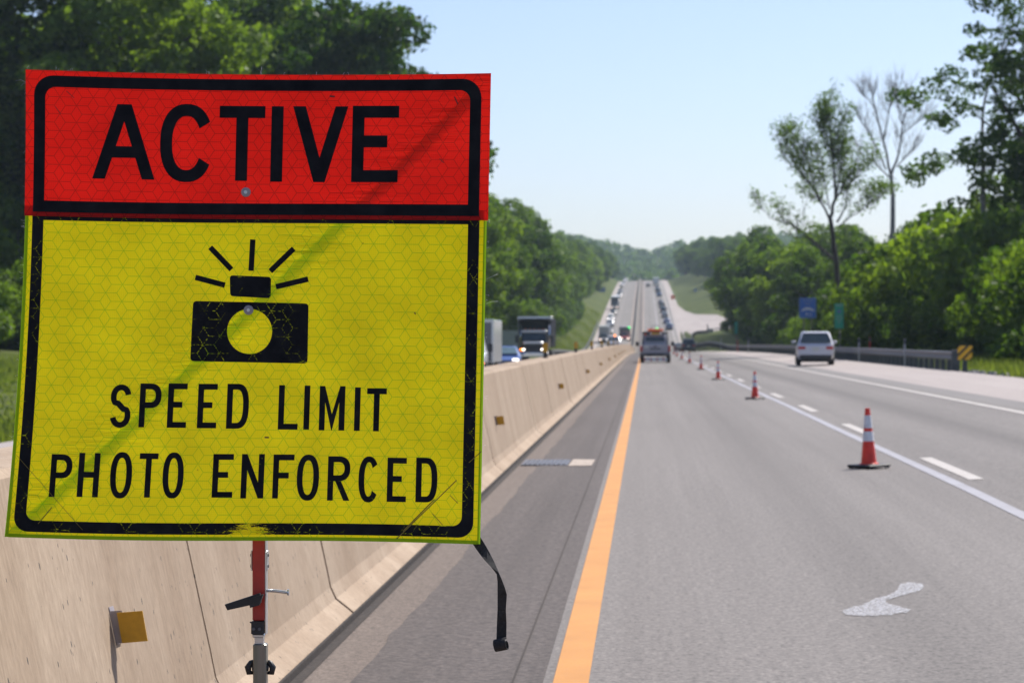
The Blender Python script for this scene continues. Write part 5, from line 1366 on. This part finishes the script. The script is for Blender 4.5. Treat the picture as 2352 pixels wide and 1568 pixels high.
RS = [([(1936, 825), (1933, 791), (1920, 603), (1905, 504)], .28, .17, 0), ([(1905, 504), (1919, 457), (1914, 375), (1905, 293), (1899, 238)], .15, .015, 1.9), ([(1919, 457), (1935, 351), (1938, 272)], .08, .012, 1.3), ([(1905, 504), (1867, 433), (1822, 375), (1815, 319)], .10, .012, 1.5),
      ([(1867, 433), (1842, 380), (1838, 345)], .07, .015, .9), ([(1920, 603), (1867, 551), (1820, 515), (1768, 498), (1747, 469)], .09, .012, 1.0), ([(1922, 510), (1945, 475), (1952, 428)], .09, .02, .8), ([(1919, 457), (1949, 404), (1985, 387)], .09, .02, .9), ([(1912, 350), (1890, 320), (1884, 285)], .06, .012, .9), ([(1900, 470), (1880, 450), (1862, 462)], .06, .012, .8)]
RS += [([(1890, 470), (1862, 415), (1850, 360)], .05, .012, 1.1), ([(1905, 480), (1895, 420), (1886, 340)], .06, .012, 1.3), ([(1914, 430), (1925, 380), (1922, 300)], .05, .012, 1.3), ([(1940, 440), (1965, 410), (1968, 370)], .05, .012, 1.0), ([(1845, 405), (1802, 370), (1786, 335)], .05, .012, 1.0),
       ([(1880, 560), (1850, 545), (1826, 548)], .05, .012, .8), ([(1925, 520), (1950, 500), (1985, 480), (2004, 468)], .06, .012, 1.0), ([(1961, 468), (1985, 455), (2020, 462)], .04, .012, .9), ([(1900, 330), (1893, 290), (1890, 262)], .04, .01, 1.0)]
g0 = terrain(sx_, sy_); me, spots = limbs(8, (sx_, sy_, g0), sy_, RS, .3, M['bark'], 15, 1.9)
nprng = np.random.default_rng(5); eq = random.Random(77); cen = [np.array(p) for p in spots if eq.random() < .46]
c, n, s = lobes_leaves(cen, [eq.uniform(.3, .85) for _ in cen], 10, .105)
root = tag(empty('sparse_tree', (sx_, sy_, g0)), 'tall thin tree with sparse leaves and forked dark trunk behind the green sign', 'tree'); obj('trunk', me, root); obj('crown', quads_mesh('crown', c, n, s, M['leaf']), root)
bt2, _ = branchy(9, 4, 3.5, .5, .10, 4, M['bark_grey'])
root = tag(empty('bare_tree', (21.6, 153, terrain(21.6, 153)), 1.0), 'bare pale twigs reaching over the top of the tall dark tree', 'tree')
tm = MB(); tm.tube([(0, 0, -.4), (.2, 0, 7.2), (0, 0, 14.9)], [.26, .2, .10], 7); tm.build('trunk', M['bark_grey'], root); lb = obj('limb', bt2, root); lb.location = (0, 0, 15.2)

# far-off wood beyond the crest, one mass
nprng = np.random.default_rng(99); cen, rad = [], []
fw = random.Random(17)
for k in range(620):
    y = fw.uniform(1400, 2080); x = fw.uniform(-150, 150) * (y / 1700); 
    z = terrain(x, y); r = fw.uniform(4, 6.5)
    for j in range(5): cen.append(np.array([x + fw.uniform(-3.5, 3.5), y + fw.uniform(-3, 3), z + fw.uniform(3, 15)])); rad.append(r * fw.uniform(.5, .8))
c, n, s = lobes_leaves(cen, rad, 30, 1.1, .9)
tag(obj('distant_woods', quads_mesh('distant_woods', c, n, s, M['leaf'])), kind='stuff')

# grass: tufts of blades on both verges
def tufts(name, boxes, h, seed, mat):
    q = np.random.default_rng(seed); V, N_ = [], 0
    for (x0, x1, y0, y1, n) in boxes:
        x = q.uniform(x0, x1, n); y = q.uniform(y0, y1, n); z = np.array([terrain(a, b) for a, b in zip(x, y)]); a = q.uniform(0, 6.28, n); hh = h * q.uniform(.45, 1.3, n) * (1 + .6 * np.sin(x * .9 + y * .13)); w = q.uniform(.03, .08, n)
        dx, dy = np.cos(a) * w, np.sin(a) * w; lx, ly = q.normal(0, .35, n) * hh, q.normal(0, .35, n) * hh
        V.append(np.stack([np.stack([x - dx, y - dy, z - .03], 1), np.stack([x + dx, y + dy, z - .03], 1), np.stack([x + lx, y + ly, z + hh], 1)], 1).reshape(-1, 3)); N_ += n
    v = np.concatenate(V); me = bpy.data.meshes.new(name); me.vertices.add(3 * N_); me.loops.add(3 * N_); me.polygons.add(N_)
    me.vertices.foreach_set('co', v.ravel()); me.loops.foreach_set('vertex_index', np.arange(3 * N_)); me.polygons.foreach_set('loop_start', np.arange(0, 3 * N_, 3)); me.polygons.foreach_set('loop_total', np.full(N_, 3)); me.materials.append(mat); me.update(calc_edges=True)
    return tag(obj(name, me), kind='stuff')
tufts('grass', [(12.6, 20, 70, 150, 20000), (20, 32, 95, 150, 12000), (12.6, 18, 150, 330, 12000), (-20, -12.8, 280, 700, 16000)], .42, 3, M['grassblade'])

tufts('grass', [(-16, -12.2, 38, 150, 22000), (-36, -16, 50, 150, 34000)], .17, 4, M['grassblade'])
# ------------------------------------------------------------------ the hazy air
hz = MB(); hz.box(-425, 425, -42, 2262, -6.5, 95)
t = NT('hazy_air'); pv = t.n('ShaderNodeVolumePrincipled'); pv.inputs['Color'].default_value = (.70, .86, 1.0, 1); pv.inputs['Density'].default_value = HAZE; pv.inputs['Anisotropy'].default_value = .35
t.l(pv.outputs[0], t.out.inputs['Volume'])
tag(hz.build('haze', t.mat), kind='stuff')
